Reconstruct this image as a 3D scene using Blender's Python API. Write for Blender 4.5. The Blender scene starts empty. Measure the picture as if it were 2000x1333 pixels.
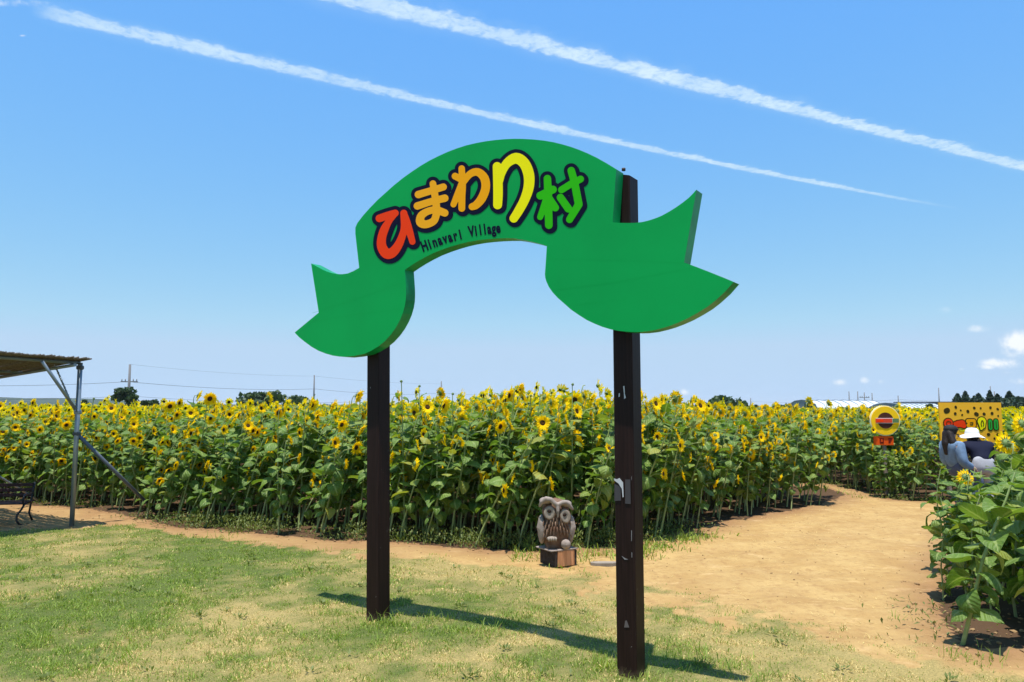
import bpy, bmesh, math, random
import numpy as np
from mathutils import Vector, Matrix
R = math.radians
rng = np.random.default_rng(7)
random.seed(7)
SC = bpy.context.scene
COL = SC.collection

# ------------------------------------------------------------------ camera
F_PX, EYE, PITCH = 1444.0, 1.55, R(5.08)
cam_d = bpy.data.cameras.new('camera'); cam = bpy.data.objects.new('camera', cam_d); COL.objects.link(cam)
cam_d.sensor_width = 36; cam_d.lens = F_PX / 2000 * 36
cam_d.clip_start = .05; cam_d.clip_end = 30000
cam.location = (0, 0, EYE); cam.rotation_euler = (R(90) + PITCH, 0, 0)
SC.camera = cam

# ------------------------------------------------------------------ light
SUN_TO = Vector((-.055, -.18, 1.0)).normalized()          # direction towards the sun: high, a little behind the viewer
SUN_EL = math.asin(SUN_TO.z); SUN_AZ = math.atan2(SUN_TO.x, SUN_TO.y)
sun_d = bpy.data.lights.new('sun', 'SUN'); sun = bpy.data.objects.new('sun', sun_d); COL.objects.link(sun)
sun_d.energy = 5.0; sun_d.angle = R(.53); sun_d.color = (1, .955, .88)
sun.rotation_euler = SUN_TO.to_track_quat('Z', 'Y').to_euler()
SC.view_settings.view_transform = 'Standard'; SC.view_settings.look = 'None'
SC.view_settings.gamma = 1; SC.view_settings.exposure = .42; SC.view_settings.use_curve_mapping = False
SC.cycles.transparent_max_bounces = 8; SC.cycles.max_bounces = 6; SC.cycles.diffuse_bounces = 3
SKY_STRENGTH = .10

# pixel of the photograph (2000 x 1333) -> viewing direction; used to trace outlines and then place them at their own depth
CP, SP = math.cos(PITCH), math.sin(PITCH)
def ray(px, py):
    a, b = (px - 1000) / F_PX, (666.5 - py) / F_PX
    return Vector((a, CP - b * SP, SP + b * CP))
def at(px, py, y):
    d = ray(px, py); k = y / d.y
    return Vector((d.x * k, y, EYE + d.z * k))
def gnd(px, py, z=0.0):
    d = ray(px, py); k = (z - EYE) / d.z
    return Vector((d.x * k, d.y * k, z))
def topx(x, y, z):
    dz = z - EYE
    dep = y * CP + dz * SP; up = -y * SP + dz * CP
    return 1000 + F_PX * x / dep, 666.5 - F_PX * up / dep

# ------------------------------------------------------------------ node helpers
class NT:
    def __init__(s, tree): s.t = tree; tree.nodes.clear()
    def n(s, typ, **kw):
        nd = s.t.nodes.new(typ)
        for k, v in kw.items():
            if k.startswith('i_'):
                key = k[2:]; key = int(key) if key.isdigit() else key.replace('_', ' ')
                s.set(nd.inputs[key], v)
            else: setattr(nd, k, v)
        return nd
    def set(s, sock, v):
        if isinstance(v, bpy.types.NodeSocket): s.t.links.new(v, sock)
        elif isinstance(v, bpy.types.Node): s.t.links.new(v.outputs[0], sock)
        else: sock.default_value = v
    def m(s, op, a, b=None, c=None, clamp=False):
        nd = s.t.nodes.new('ShaderNodeMath'); nd.operation = op; nd.use_clamp = clamp
        for i, v in enumerate((a, b, c)):
            if v is not None: s.set(nd.inputs[i], v)
        return nd.outputs[0]
    def v(s, op, a, b=None):
        nd = s.t.nodes.new('ShaderNodeVectorMath'); nd.operation = op
        s.set(nd.inputs[0], a)
        if b is not None: s.set(nd.inputs[1], b)
        return nd.outputs[1] if op in ('DOT_PRODUCT', 'LENGTH') else nd.outputs[0]
    def mix(s, f, a, b, blend='MIX'):
        nd = s.t.nodes.new('ShaderNodeMix'); nd.data_type = 'RGBA'; nd.blend_type = blend
        s.set(nd.inputs[0], f); s.set(nd.inputs[6], c4(a)); s.set(nd.inputs[7], c4(b))
        return nd.outputs[2]
    def ramp(s, x, lo, hi, smooth=True):
        nd = s.t.nodes.new('ShaderNodeMapRange'); nd.interpolation_type = 'SMOOTHSTEP' if smooth else 'LINEAR'
        s.set(nd.inputs[0], x); nd.inputs[1].default_value = lo; nd.inputs[2].default_value = hi
        return nd.outputs[0]
    def noise(s, vec, scale, detail=3, rough=.55, dist=0):
        nd = s.t.nodes.new('ShaderNodeTexNoise')
        if vec is not None: s.set(nd.inputs['Vector'], vec)
        nd.inputs['Scale'].default_value = scale; nd.inputs['Detail'].default_value = detail
        nd.inputs['Roughness'].default_value = rough; nd.inputs['Distortion'].default_value = dist
        return nd.outputs[0]
def c4(c): return (*c, 1) if isinstance(c, (tuple, list)) and len(c) == 3 else c
def lin(r, g, b):
    f = lambda u: u / 12.92 if u <= .04045 else ((u + .055) / 1.055) ** 2.4
    return tuple(f(u / 255) for u in (r, g, b))

# ------------------------------------------------------------------ sky: Nishita daylight, with vapour trails and far clouds in it
world = bpy.data.worlds.new('World'); SC.world = world; world.use_nodes = True
w = NT(world.node_tree)
sky = w.n('ShaderNodeTexSky', sky_type='NISHITA', sun_disc=False, sun_elevation=SUN_EL, sun_rotation=SUN_AZ,
          air_density=1.0, dust_density=.35, ozone_density=1.4, altitude=0)
gen = w.n('ShaderNodeTexCoord').outputs['Generated']
sep = w.n('ShaderNodeSeparateXYZ', i_0=gen)
X, Y, Z = sep.outputs
zc = w.m('MAXIMUM', Z, .03)
pu, pv = w.m('DIVIDE', X, zc), w.m('DIVIDE', Y, zc)                 # a flat layer one unit above the viewer
plane = w.n('ShaderNodeCombineXYZ', i_0=pu, i_1=pv).outputs[0]
def uv_of(px, py):
    d = ray(px, py); return d.x / d.z, d.y / d.z
def trail(pts, w0, w1, s_end, seed, dens):
    P = np.array([uv_of(*p) for p in pts])
    A, B = P[0], P[-1]; L = np.linalg.norm(B - A); e = (B - A) / L; n = np.array((-e[1], e[0]))
    s_ = (P - A) @ e; t_ = (P - A) @ n
    k2, k1, k0 = np.polyfit(s_, t_, 2)
    s = w.v('DOT_PRODUCT', w.v('SUBTRACT', plane, (A[0], A[1], 0)), (e[0], e[1], 0))
    t = w.v('DOT_PRODUCT', w.v('SUBTRACT', plane, (A[0], A[1], 0)), (n[0], n[1], 0))
    t = w.m('SUBTRACT', t, w.m('ADD', w.m('MULTIPLY', w.m('MULTIPLY', s, s), k2), w.m('ADD', w.m('MULTIPLY', s, k1), k0)))
    q = w.n('ShaderNodeCombineXYZ', i_0=s, i_1=t, i_2=seed).outputs[0]
    big = w.noise(q, 5, 2); fine = w.noise(q, 26, 5, .65, .6); wob = w.noise(q, 12, 3)
    wid = w.n('ShaderNodeMapRange', i_0=s, i_1=0.0, i_2=L, i_3=w0, i_4=w1).outputs[0]
    wid = w.m('MULTIPLY', w.m('MULTIPLY', wid, w.m('ADD', .45, w.m('MULTIPLY', wob, 1.3))), w.m('ADD', .55, w.m('MULTIPLY', w.noise(q, 3.3, 2), .9)))
    t2 = w.m('ADD', t, w.m('MULTIPLY', w.m('SUBTRACT', wob, .5), w.m('MULTIPLY', wid, .7)))
    prof = w.ramp(w.m('DIVIDE', w.m('ABSOLUTE', t2), wid), 1.0, .25)
    puff = w.noise(q, 58, 4, .6, .4)
    a = w.ramp(w.m('ADD', w.m('MULTIPLY', prof, .95), w.m('ADD', w.m('MULTIPLY', w.m('SUBTRACT', fine, .5), 1.9), w.m('MULTIPLY', w.m('SUBTRACT', puff, .5), .8))), .10, 1.2)
    a = w.m('MULTIPLY', w.m('MULTIPLY', a, w.ramp(prof, 0, .65)), w.m('ADD', .5, w.m('MULTIPLY', big, .85)))
    veil = w.m('MULTIPLY', w.ramp(w.m('DIVIDE', w.m('ABSOLUTE', t2), wid), 1.5, .1), w.m('MULTIPLY', big, .6))
    a = w.m('ADD', w.m('MULTIPLY', a, .80), w.m('MULTIPLY', veil, .38))
    a = w.m('MULTIPLY', a, w.ramp(s, -.02 if s_end[0] else -9, .06 if s_end[0] else -8))
    a = w.m('MULTIPLY', a, w.ramp(s, L * 1.02, L * .72) if s_end[1] else 1.0)
    return w.m('MULTIPLY', w.m('MULTIPLY', a, dens, clamp=True), w.ramp(Z, .06, .12))
tr1 = trail([(70, 22), (300, 68), (500, 114), (620, 150), (750, 183), (900, 215), (1100, 262), (1300, 297), (1390, 315), (1560, 345), (1700, 375), (1880, 412)],
            .060, .022, (True, True), 1.3, .85)
tr2 = trail([(690, -8), (830, 32), (1000, 78), (1170, 120), (1340, 162), (1500, 199), (1640, 232), (1800, 274), (1950, 312), (2050, 340)],
            .062, .050, (False, False), 5.1, .95)
yc = w.m('MAXIMUM', Y, .02)
ta, tb = w.m('DIVIDE', X, yc), w.m('DIVIDE', Z, yc)
cn = w.noise(gen, 34, 5, .6)
cn2 = w.noise(gen, 95, 4, .6)
cl = None
for (px, py, rx, ry, k) in [(1990, 672, 36, 26, 1.2), (1972, 690, 22, 14, .8), (1955, 710, 44, 12, 1.0), (1930, 717, 24, 6, .8), (1925, 716, 26, 6, .7), (1640, 747, 20, 9, .6), (1688, 743, 14, 8, .75), (1722, 746, 14, 7, .5),
                            (1843, 606, 24, 11, .42), (1910, 642, 26, 9, .6), (1336, 767, 12, 8, .8), (1304, 768, 8, 6, .5),
                            (1988, 745, 22, 8, .7), (1878, 721, 9, 4, .6), (1915, 705, 9, 4, .35), (30, 6, 70, 12, .55), (45, 70, 10, 3, .6), (1970, 728, 30, 5, .4)]:
    d = ray(px, py); a0, b0 = d.x / d.y, d.z / d.y
    da = w.m('DIVIDE', w.m('SUBTRACT', ta, a0), rx / F_PX); db = w.m('DIVIDE', w.m('SUBTRACT', tb, b0), ry / F_PX)
    r2 = w.m('ADD', w.m('MULTIPLY', da, da), w.m('MULTIPLY', db, db))
    g = w.m('MULTIPLY', w.m('EXPONENT', w.m('MULTIPLY', r2, -1.0)), k)
    cl = g if cl is None else w.m('MAXIMUM', cl, g)
cl = w.ramp(w.m('ADD', cl, w.m('MULTIPLY', w.m('ADD', w.m('SUBTRACT', cn, .5), w.m('MULTIPLY', w.m('SUBTRACT', cn2, .5), .7)), w.m('MULTIPLY', w.m('ADD', cl, .0), 2.6))), .22, 1.15)
cl = w.m('MULTIPLY', cl, w.m('GREATER_THAN', Y, .05))
CLOUD = (.74 / SKY_STRENGTH, .77 / SKY_STRENGTH, .80 / SKY_STRENGTH)
TRAIL = (.53 / SKY_STRENGTH, .67 / SKY_STRENGTH, .76 / SKY_STRENGTH)
# clear summer air: a little more saturated than the model's default
sc_ = w.n('ShaderNodeSeparateColor', i_0=sky.outputs[0])
chan = lambda k, a, pw, top: w.m('MULTIPLY', w.m('MINIMUM', w.m('MULTIPLY', w.m('POWER', w.m('MULTIPLY', sc_.outputs[k], .1), pw), a), top), 10.0)
SKYCOL = w.n('ShaderNodeCombineColor', i_0=chan(0, .765, .92, .37), i_1=chan(1, .712, .49, .515), i_2=chan(2, .642, -.12, .73)).outputs[0]
col = w.mix(w.m('MAXIMUM', tr1, tr2), SKYCOL, TRAIL)
col = w.mix(cl, col, CLOUD)
bg = w.n('ShaderNodeBackground', i_Color=col, i_Strength=SKY_STRENGTH)
w.n('ShaderNodeOutputWorld', i_Surface=bg.outputs[0])

# ------------------------------------------------------------------ objects helpers
def tag(o, label=None, cat=None, group=None, kind=None):
    for k, v in (('label', label), ('category', cat), ('group', group), ('kind', kind)):
        if v: o[k] = v
    return o
def empty(name, loc=(0, 0, 0), rz=0, **kw):
    o = bpy.data.objects.new(name, None); o.empty_display_size = .1
    o.location = loc; o.rotation_euler = (0, 0, rz); COL.objects.link(o)
    return tag(o, **kw)
def link(name, me, parent=None, M=None):
    o = bpy.data.objects.new(name, me); COL.objects.link(o)
    if parent: o.parent = parent
    if M is not None: o.matrix_local = M
    return o
def mesh_vt(name, V, T, mats, mi=None, smooth=True, attrs=None):
    V = np.asarray(V, np.float32); T = np.asarray(T, np.int32)
    me = bpy.data.meshes.new(name)
    me.vertices.add(len(V)); me.vertices.foreach_set('co', V.ravel())
    me.loops.add(T.size); me.loops.foreach_set('vertex_index', T.ravel())
    me.polygons.add(len(T)); me.polygons.foreach_set('loop_start', np.arange(len(T), dtype=np.int32) * T.shape[1])
    for m in mats: me.materials.append(m)
    if mi is not None: me.polygons.foreach_set('material_index', np.asarray(mi, np.int32))
    me.polygons.foreach_set('use_smooth', np.full(len(T), smooth))
    for k, a in (attrs or {}).items():
        at_ = me.attributes.new(k, 'FLOAT', 'POINT'); at_.data.foreach_set('value', np.asarray(a, np.float32))
    me.update(calc_edges=True); me.validate()
    return me
class MB:
    """collects polygons, then links ONE object"""
    def __init__(s): s.bm = bmesh.new()
    def poly(s, pts, mi=0):
        f = s.bm.faces.new([s.bm.verts.new(p) for p in pts]); f.material_index = mi; return f
    def box(s, c, size, M=None, mi=0, bev=0):
        M = M or Matrix.Identity(4)
        g = bmesh.ops.create_cube(s.bm, size=1, matrix=Matrix.Translation(Vector(c)) @ M @ Matrix.Diagonal((*size, 1)))
        fs = {f for v in g['verts'] for f in v.link_faces}
        for f in fs: f.material_index = mi
        if bev:
            es = list({e for v in g['verts'] for e in v.link_edges})
            r = bmesh.ops.bevel(s.bm, geom=es, offset=bev, segments=1, affect='EDGES')
            for f in r['faces']: f.material_index = mi
        return s
    def tube(s, pts, r, n=8, mi=0, cap=True):
        pts = [Vector(p) for p in pts]; rs = r if isinstance(r, (list, tuple)) else [r] * len(pts)
        rings = []; up = None
        for i, p in enumerate(pts):
            d = (pts[min(i + 1, len(pts) - 1)] - pts[max(i - 1, 0)]).normalized()
            if up is None: up = d.orthogonal().normalized()
            a = (up - d * up.dot(d)); a = a.normalized() if a.length > 1e-5 else d.orthogonal().normalized()
            up = a; b = d.cross(a)
            rings.append([s.bm.verts.new(p + (a * math.cos(t) + b * math.sin(t)) * rs[i]) for t in [2 * math.pi * k / n for k in range(n)]])
        for A, B in zip(rings, rings[1:]):
            for k in range(n):
                f = s.bm.faces.new((A[k], A[(k + 1) % n], B[(k + 1) % n], B[k])); f.material_index = mi; f.smooth = True
        if cap:
            s.bm.faces.new(rings[0][::-1]).material_index = mi; s.bm.faces.new(rings[-1]).material_index = mi
        return s
    def ball(s, c, rad, M=None, mi=0, sub=2):
        rad = (rad,) * 3 if isinstance(rad, (int, float)) else rad
        g = bmesh.ops.create_icosphere(s.bm, subdivisions=sub, radius=1, matrix=Matrix.Translation(Vector(c)) @ (M or Matrix.Identity(4)) @ Matrix.Diagonal((*rad, 1)))
        for f in {f for v in g['verts'] for f in v.link_faces}: f.material_index = mi; f.smooth = True
        return s
    def build(s, name, mats, parent=None, M=None):
        me = bpy.data.meshes.new(name); s.bm.normal_update(); s.bm.to_mesh(me); s.bm.free()
        for m in (mats if isinstance(mats, (list, tuple)) else [mats]): me.materials.append(m)
        return link(name, me, parent, M)
def baked(o):
    """replace an object's modifiers by their result"""
    dg = bpy.context.evaluated_depsgraph_get(); ev = o.evaluated_get(dg)
    me = bpy.data.meshes.new_from_object(ev); o.modifiers.clear(); old = o.data; o.data = me
    bpy.data.meshes.remove(old); return o

# ------------------------------------------------------------------ numpy noise
def vnoise(x, y, seed=0):
    xi = np.floor(x).astype(np.int64); yi = np.floor(y).astype(np.int64); fx = x - xi; fy = y - yi
    fx = fx * fx * (3 - 2 * fx); fy = fy * fy * (3 - 2 * fy)
    def h(a, b):
        n = (a * 374761393 + b * 668265263 + seed * 982451653) & 0xffffffff
        n = ((n ^ (n >> 13)) * 1274126177) & 0xffffffff
        return ((n ^ (n >> 16)) & 0xffff) / 65535.0
    return (h(xi, yi) * (1 - fx) + h(xi + 1, yi) * fx) * (1 - fy) + (h(xi, yi + 1) * (1 - fx) + h(xi + 1, yi + 1) * fx) * fy
def fbm(x, y, sc, seed=0, oc=4):
    s = 0; a = .5; t = 0
    for i in range(oc):
        s = s + a * vnoise(x * sc, y * sc, seed + i * 17); t += a; a *= .5; sc *= 2.03
    return s / t

# ------------------------------------------------------------------ materials
def pmat(name, base, rough=.6, spec=.4, var=0, vscale=6, bump=0, bscale=40, metal=0, base2=None, coat=0):
    m = bpy.data.materials.new(name); m.use_nodes = True; t = NT(m.node_tree)
    p = t.n('ShaderNodeBsdfPrincipled'); o = t.n('ShaderNodeOutputMaterial', i_Surface=p.outputs[0])
    oc = t.n('ShaderNodeTexCoord').outputs['Object']
    c = c4(base)
    if var:
        b2 = base2 or tuple(x * (1 - var) for x in base)
        c = t.mix(t.ramp(t.noise(oc, vscale, 5, .6), .3, .7), base, b2)
    t.set(p.inputs['Base Color'], c)
    p.inputs['Roughness'].default_value = rough; p.inputs['Specular IOR Level'].default_value = spec
    p.inputs['Metallic'].default_value = metal; p.inputs['Coat Weight'].default_value = coat
    if bump:
        t.set(p.inputs['Normal'], t.n('ShaderNodeBump', i_Strength=bump, i_Distance=.01, i_Height=t.noise(oc, bscale, 5, .65)).outputs[0])
    return m
def leaf_mat(name, c1, c2, rib, rough=.45, trans=.3, spec=.35, tcol=None):
    m = bpy.data.materials.new(name); m.use_nodes = True; t = NT(m.node_tree)
    tint = t.n('ShaderNodeAttribute', attribute_name='tint').outputs['Fac']
    ri = t.n('ShaderNodeObjectInfo').outputs['Random']
    k = t.m('FRACT', t.m('ADD', tint, ri))
    c = t.mix(k, c1, c2)
    gp = t.n('ShaderNodeNewGeometry').outputs['Position']
    c = t.mix(t.m('MULTIPLY', t.ramp(t.noise(gp, 22, 3), .35, .75), .3), c, tuple(x * 1.5 for x in c2))
    if rib:
        c = t.mix(t.m('MULTIPLY', t.m('POWER', k, 9.0), .8), c, (.34, .30, .05))
        rb = t.n('ShaderNodeAttribute', attribute_name='rib').outputs['Fac']
        vn = t.n('ShaderNodeAttribute', attribute_name='vein').outputs['Fac']
        rf = t.m('MAXIMUM', t.m('MULTIPLY', t.ramp(rb, .82, .96), .75), t.m('MULTIPLY', t.ramp(t.m('SINE', t.m('MULTIPLY', vn, 34.0)), .86, 1.0), .28))
        c = t.mix(rf, c, rib)
    p = t.n('ShaderNodeBsdfPrincipled', i_Base_Color=c, i_Roughness=rough)
    p.inputs['Specular IOR Level'].default_value = spec
    if rib:
        t.set(p.inputs['Normal'], t.n('ShaderNodeBump', i_Strength=.5, i_Distance=.012, i_Height=t.m('ADD', t.noise(gp, 55, 3), t.m('MULTIPLY', t.m('SINE', t.m('MULTIPLY', vn, 34.0)), .25))).outputs[0])
    tr = t.n('ShaderNodeBsdfTranslucent', i_Color=t.mix(1.0, c, tcol or (1.6, 1.7, .6), 'MULTIPLY'))
    mx = t.n('ShaderNodeMixShader', i_0=trans, i_1=p.outputs[0], i_2=tr.outputs[0])
    t.n('ShaderNodeOutputMaterial', i_Surface=mx.outputs[0])
    return m
M_LEAF = leaf_mat('sunflower leaf', (.060, .122, .014), (.150, .245, .045), (.29, .37, .13), rough=.5, trans=.30, spec=.3)
M_STEM = leaf_mat('sunflower stem', (.21, .28, .085), (.32, .36, .15), None, rough=.5, trans=.0)
M_PETAL = leaf_mat('sunflower petal', (.98, .66, .003), (.98, .76, .008), None, rough=.65, trans=.5, spec=.1, tcol=(1, 1, .6))
M_DISC = pmat('sunflower disc', (.035, .017, .008), .9, .1, var=.6, vscale=60, base2=(.09, .045, .012), bump=.6, bscale=220)
M_BRACT = leaf_mat('sunflower bract', (.11, .18, .045), (.15, .22, .06), None, rough=.55, trans=.15)
M_WEED = leaf_mat('weed', (.08, .13, .025), (.17, .19, .05), None, rough=.55, trans=.25)
M_CROWN = leaf_mat('tree foliage', (.030, .060, .022), (.052, .090, .032), None, rough=.6, trans=.2)
M_CONIF = leaf_mat('conifer foliage', (.020, .045, .026), (.032, .062, .034), None, rough=.6, trans=.1)
M_BARK = pmat('bark', (.10, .075, .055), .9, .1, var=.5)

# ------------------------------------------------------------------ ground: one grid, split into lawn, dirt path and tilled soil
LAWN_EDGE = [(-900, 1052), (-300, 1046), (0, 1040), (180, 1032), (260, 1028), (370, 1047), (500, 1062), (640, 1078), (760, 1090), (900, 1098), (1010, 1104), (1130, 1122), (1250, 1155), (1400, 1198),
             (1600, 1240), (1800, 1280), (2000, 1318), (2300, 1372), (3000, 1480)]
FIELD_EDGE = [(-500, 975), (-200, 978), (0, 983), (150, 990), (240, 1004), (330, 1028), (430, 1036), (540, 1047), (700, 1058), (850, 1068), (1000, 1074), (1150, 1072), (1230, 1062), (1340, 1040), (1430, 1016), (1520, 1000), (1598, 988), (1652, 966)]
lawn_p = [gnd(*p) for p in LAWN_EDGE]
field_p = [gnd(*p) for p in FIELD_EDGE]
LE = np.array(LAWN_EDGE, float)
def px_np(x, y):
    dep = y * CP - EYE * SP; up = -y * SP - EYE * CP
    return 1000 + F_PX * x / dep, 666.5 - F_PX * up / dep
# the lawn's outline as distance (metres) inside the edge, from its traced ground polyline
LWX = np.array([p.x for p in lawn_p]); LWY = np.array([p.y for p in lawn_p])
def seg_dist(x, y, PX, PY):
    best = np.full(np.shape(x), 1e9); 
    for i in range(len(PX) - 1):
        ax, ay, bx, by = PX[i], PY[i], PX[i + 1], PY[i + 1]
        L2 = (bx - ax) ** 2 + (by - ay) ** 2
        t = np.clip(((x - ax) * (bx - ax) + (y - ay) * (by - ay)) / L2, 0, 1)
        best = np.minimum(best, np.hypot(x - ax - t * (bx - ax), y - ay - t * (by - ay)))
    return best
def inside(x, y, PX, PY):
    c = np.zeros(np.shape(x), bool); n = len(PX); j = n - 1
    for i in range(n):
        hit = ((PY[i] > y) != (PY[j] > y)) & (x < (PX[j] - PX[i]) * (y - PY[i]) / (PY[j] - PY[i] + 1e-12) + PX[i])
        c ^= hit; j = i
    return c
LPX = np.concatenate([LWX, [LWX[-1], LWX[0] - 4]]); LPY = np.concatenate([LWY, [-6, -6]])
def lawn_sd(x, y):
    d = seg_dist(x, y, LWX, LWY); return np.where(inside(x, y, LPX, LPY), d, -d)
def bumps(x, y, L):
    s = 0
    for (px, py, r, k) in L:
        g = gnd(px, py); s = s + k * np.exp(-((x - g.x) ** 2 + (y - g.y) ** 2) / (r * r))
    return s
GREEN = [(100, 1210, .8, .5), (60, 1290, .5, .35), (450, 1085, .8, .5), (880, 1225, .3, .55), (760, 1230, .25, .4), (1340, 1290, .3, .45), (650, 1265, .25, .3), (300, 1150, .6, .3), (1050, 1290, .2, .25), (860, 1170, .3, .3), (1180, 1310, .25, .3), (1100, 1190, .25, .15)]
DRY = [(500, 1200, .35, .6), (950, 1290, .35, .6), (1080, 1140, .8, .5), (420, 1260, .3, .25), (250, 1120, .4, .3), (650, 1310, .3, .4), (1600, 1290, .8, .55), (1400, 1230, .5, .4), (860, 1110, .6, .4), (1850, 1320, .7, .4), (1030, 1240, .25, .35), (120, 1075, .7, .3)]
def lawn_dry(x, y):
    return np.clip(.46 - np.clip((-x - .3) * .04, 0, .10) + (fbm(x, y, 1.1, 3) - .5) * .9 + (fbm(x, y, 4.2, 9) - .5) * 1.1 + (fbm(x, y, 13, 10, 2) - .5) * .7 + bumps(x, y, DRY) - bumps(x, y, GREEN), 0, 1)
def lawn_cover(x, y):
    sd = lawn_sd(x, y)
    soft = np.interp(np.asarray(px_np(x, np.maximum(y, .5))[0]), [-900, 350, 800, 1050, 1300, 1700, 2000], [.10, .10, .22, .40, .50, .35, .3])
    c = .5 + sd / (2 * soft) + (fbm(x, y, 2.6, 21) - .5) * 1.1 + (fbm(x, y, 9, 5) - .5) * .6
    bare = bumps(x, y, [(520, 1195, .22, .45), (1010, 1320, .2, .4), (600, 1312, .15, .3), (1380, 1325, .12, .4)])
    bare = bare + np.clip((fbm(x, y, 1.9, 31) - .57) * 5, 0, .75) * np.clip((np.asarray(x) + 2.2) * .6, 0, 1) + np.clip((fbm(x, y, 7, 33, 3) - .60) * 5, 0, .6)
    return np.clip(c - bare, 0, 1)
FARROW = [(1618, 945), (1690, 962), (1750, 976), (1850, 982), (2000, 986), (2300, 988)]
def path_edges_green(x, y):
    return bumps(x, y, [(1285, 1072, .22, .9), (1330, 1058, .22, .8), (1240, 1085, .2, .7), (1375, 1048, .2, .5), (1665, 955, .35, .9), (1700, 966, .3, .9), (1725, 972, .3, .6), (1745, 1215, .10, .9),
                        (1010, 1090, .15, .5), (1040, 1075, .2, .6), (1140, 1095, .12, .5), (1170, 1080, .2, .5), (1250, 1072, .2, .6), (1110, 1108, .1, .4)])
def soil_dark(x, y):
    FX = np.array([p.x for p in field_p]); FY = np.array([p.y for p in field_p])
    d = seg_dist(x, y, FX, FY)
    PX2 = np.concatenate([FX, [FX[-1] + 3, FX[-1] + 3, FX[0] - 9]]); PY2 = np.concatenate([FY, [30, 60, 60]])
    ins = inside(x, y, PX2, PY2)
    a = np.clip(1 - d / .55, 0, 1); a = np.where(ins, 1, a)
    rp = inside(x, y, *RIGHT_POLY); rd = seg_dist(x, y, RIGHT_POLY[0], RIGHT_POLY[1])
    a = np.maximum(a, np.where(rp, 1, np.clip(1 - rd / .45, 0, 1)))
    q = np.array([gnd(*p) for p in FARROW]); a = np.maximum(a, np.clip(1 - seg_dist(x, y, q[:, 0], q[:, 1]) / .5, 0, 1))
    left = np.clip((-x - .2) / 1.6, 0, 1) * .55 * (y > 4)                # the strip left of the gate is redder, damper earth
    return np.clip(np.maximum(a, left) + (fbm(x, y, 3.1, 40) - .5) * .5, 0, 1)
rpoly = [gnd(1880, 1268), gnd(1835, 1195), gnd(1850, 1100), gnd(1880, 1040), gnd(1905, 1003), gnd(2150, 1003), gnd(2350, 1100), gnd(2250, 1270)]
RIGHT_POLY = (np.array([p.x for p in rpoly] + [rpoly[0].x]), np.array([p.y for p in rpoly] + [rpoly[0].y]))

GS = .045
gx = np.arange(-9.5, 8.0, GS); gy = np.arange(3.0, 15.5, GS)
GX, GY = np.meshgrid(gx, gy)
cov = lawn_cover(GX, GY); dry = lawn_dry(GX, GY); soil = soil_dark(GX, GY); edgeg = path_edges_green(GX, GY)
gz = (fbm(GX, GY, .8, 60) - .5) * .05 + (fbm(GX, GY, 5, 61) - .5) * .022 + (fbm(GX, GY, 16, 62, 2) - .5) * .016 * (1 - cov) * (.4 + soil) + (fbm(GX, GY * 1.8, 3.2, 63, 3) - .5) * .05 * (1 - cov)
def ground_z(x, y):
    i = np.clip(((np.asarray(y) - gy[0]) / GS).astype(int), 0, len(gy) - 1); j = np.clip(((np.asarray(x) - gx[0]) / GS).astype(int), 0, len(gx) - 1)
    return gz[i, j]

mg = bpy.data.materials.new('earth and turf'); mg.use_nodes = True; t = NT(mg.node_tree)
A = lambda n: t.n('ShaderNodeAttribute', attribute_name=n).outputs['Fac']
pos = t.n('ShaderNodeNewGeometry').outputs['Position']
n1, n2, n3 = t.noise(pos, 2.2, 5, .6), t.noise(pos, 14, 5, .65), t.noise(pos, 90, 4, .7)
nst = t.noise(t.v('MULTIPLY', pos, (1.0, 3.2, 1.0)), 2.6, 4, .6)
sand = t.mix(t.ramp(n1, .3, .7), (.385, .24, .092), (.475, .32, .13))
sand = t.mix(t.m('MULTIPLY', t.ramp(nst, .56, .72), .6), sand, (.58, .395, .185))
sand = t.mix(t.m('MULTIPLY', t.ramp(n2, .46, .72), .55), sand, (.27, .15, .062))
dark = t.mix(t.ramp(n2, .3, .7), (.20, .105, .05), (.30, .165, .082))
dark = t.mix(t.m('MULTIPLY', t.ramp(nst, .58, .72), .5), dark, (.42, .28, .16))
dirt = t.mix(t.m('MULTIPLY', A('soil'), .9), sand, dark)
dirt = t.mix(A('crop'), dirt, (.085, .05, .028))  # field soil darkened: shade between the plants is put into its colour
thatch = t.mix(A('dry'), (.082, .118, .027), (.36, .275, .105))
thatch = t.mix(t.m('MULTIPLY', t.ramp(n3, .4, .65), .5), thatch, (.10, .10, .035))
cv = t.ramp(t.m('ADD', A('cover'), t.m('MULTIPLY', t.m('SUBTRACT', n3, .5), .6)), .25, .75)
cc = t.mix(cv, dirt, thatch)
cc = t.mix(t.m('MULTIPLY', t.ramp(n3, .3, .7), .16), cc, (.1, .06, .03))
bp = t.n('ShaderNodeBump', i_Strength=.55, i_Distance=.02, i_Height=t.m('ADD', t.m('MULTIPLY', n2, .7), t.m('MULTIPLY', n3, .4)))
p = t.n('ShaderNodeBsdfPrincipled', i_Base_Color=cc, i_Roughness=.95, i_Normal=bp.outputs[0]); p.inputs['Specular IOR Level'].default_value = .1
t.n('ShaderNodeOutputMaterial', i_Surface=p.outputs[0])

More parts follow.
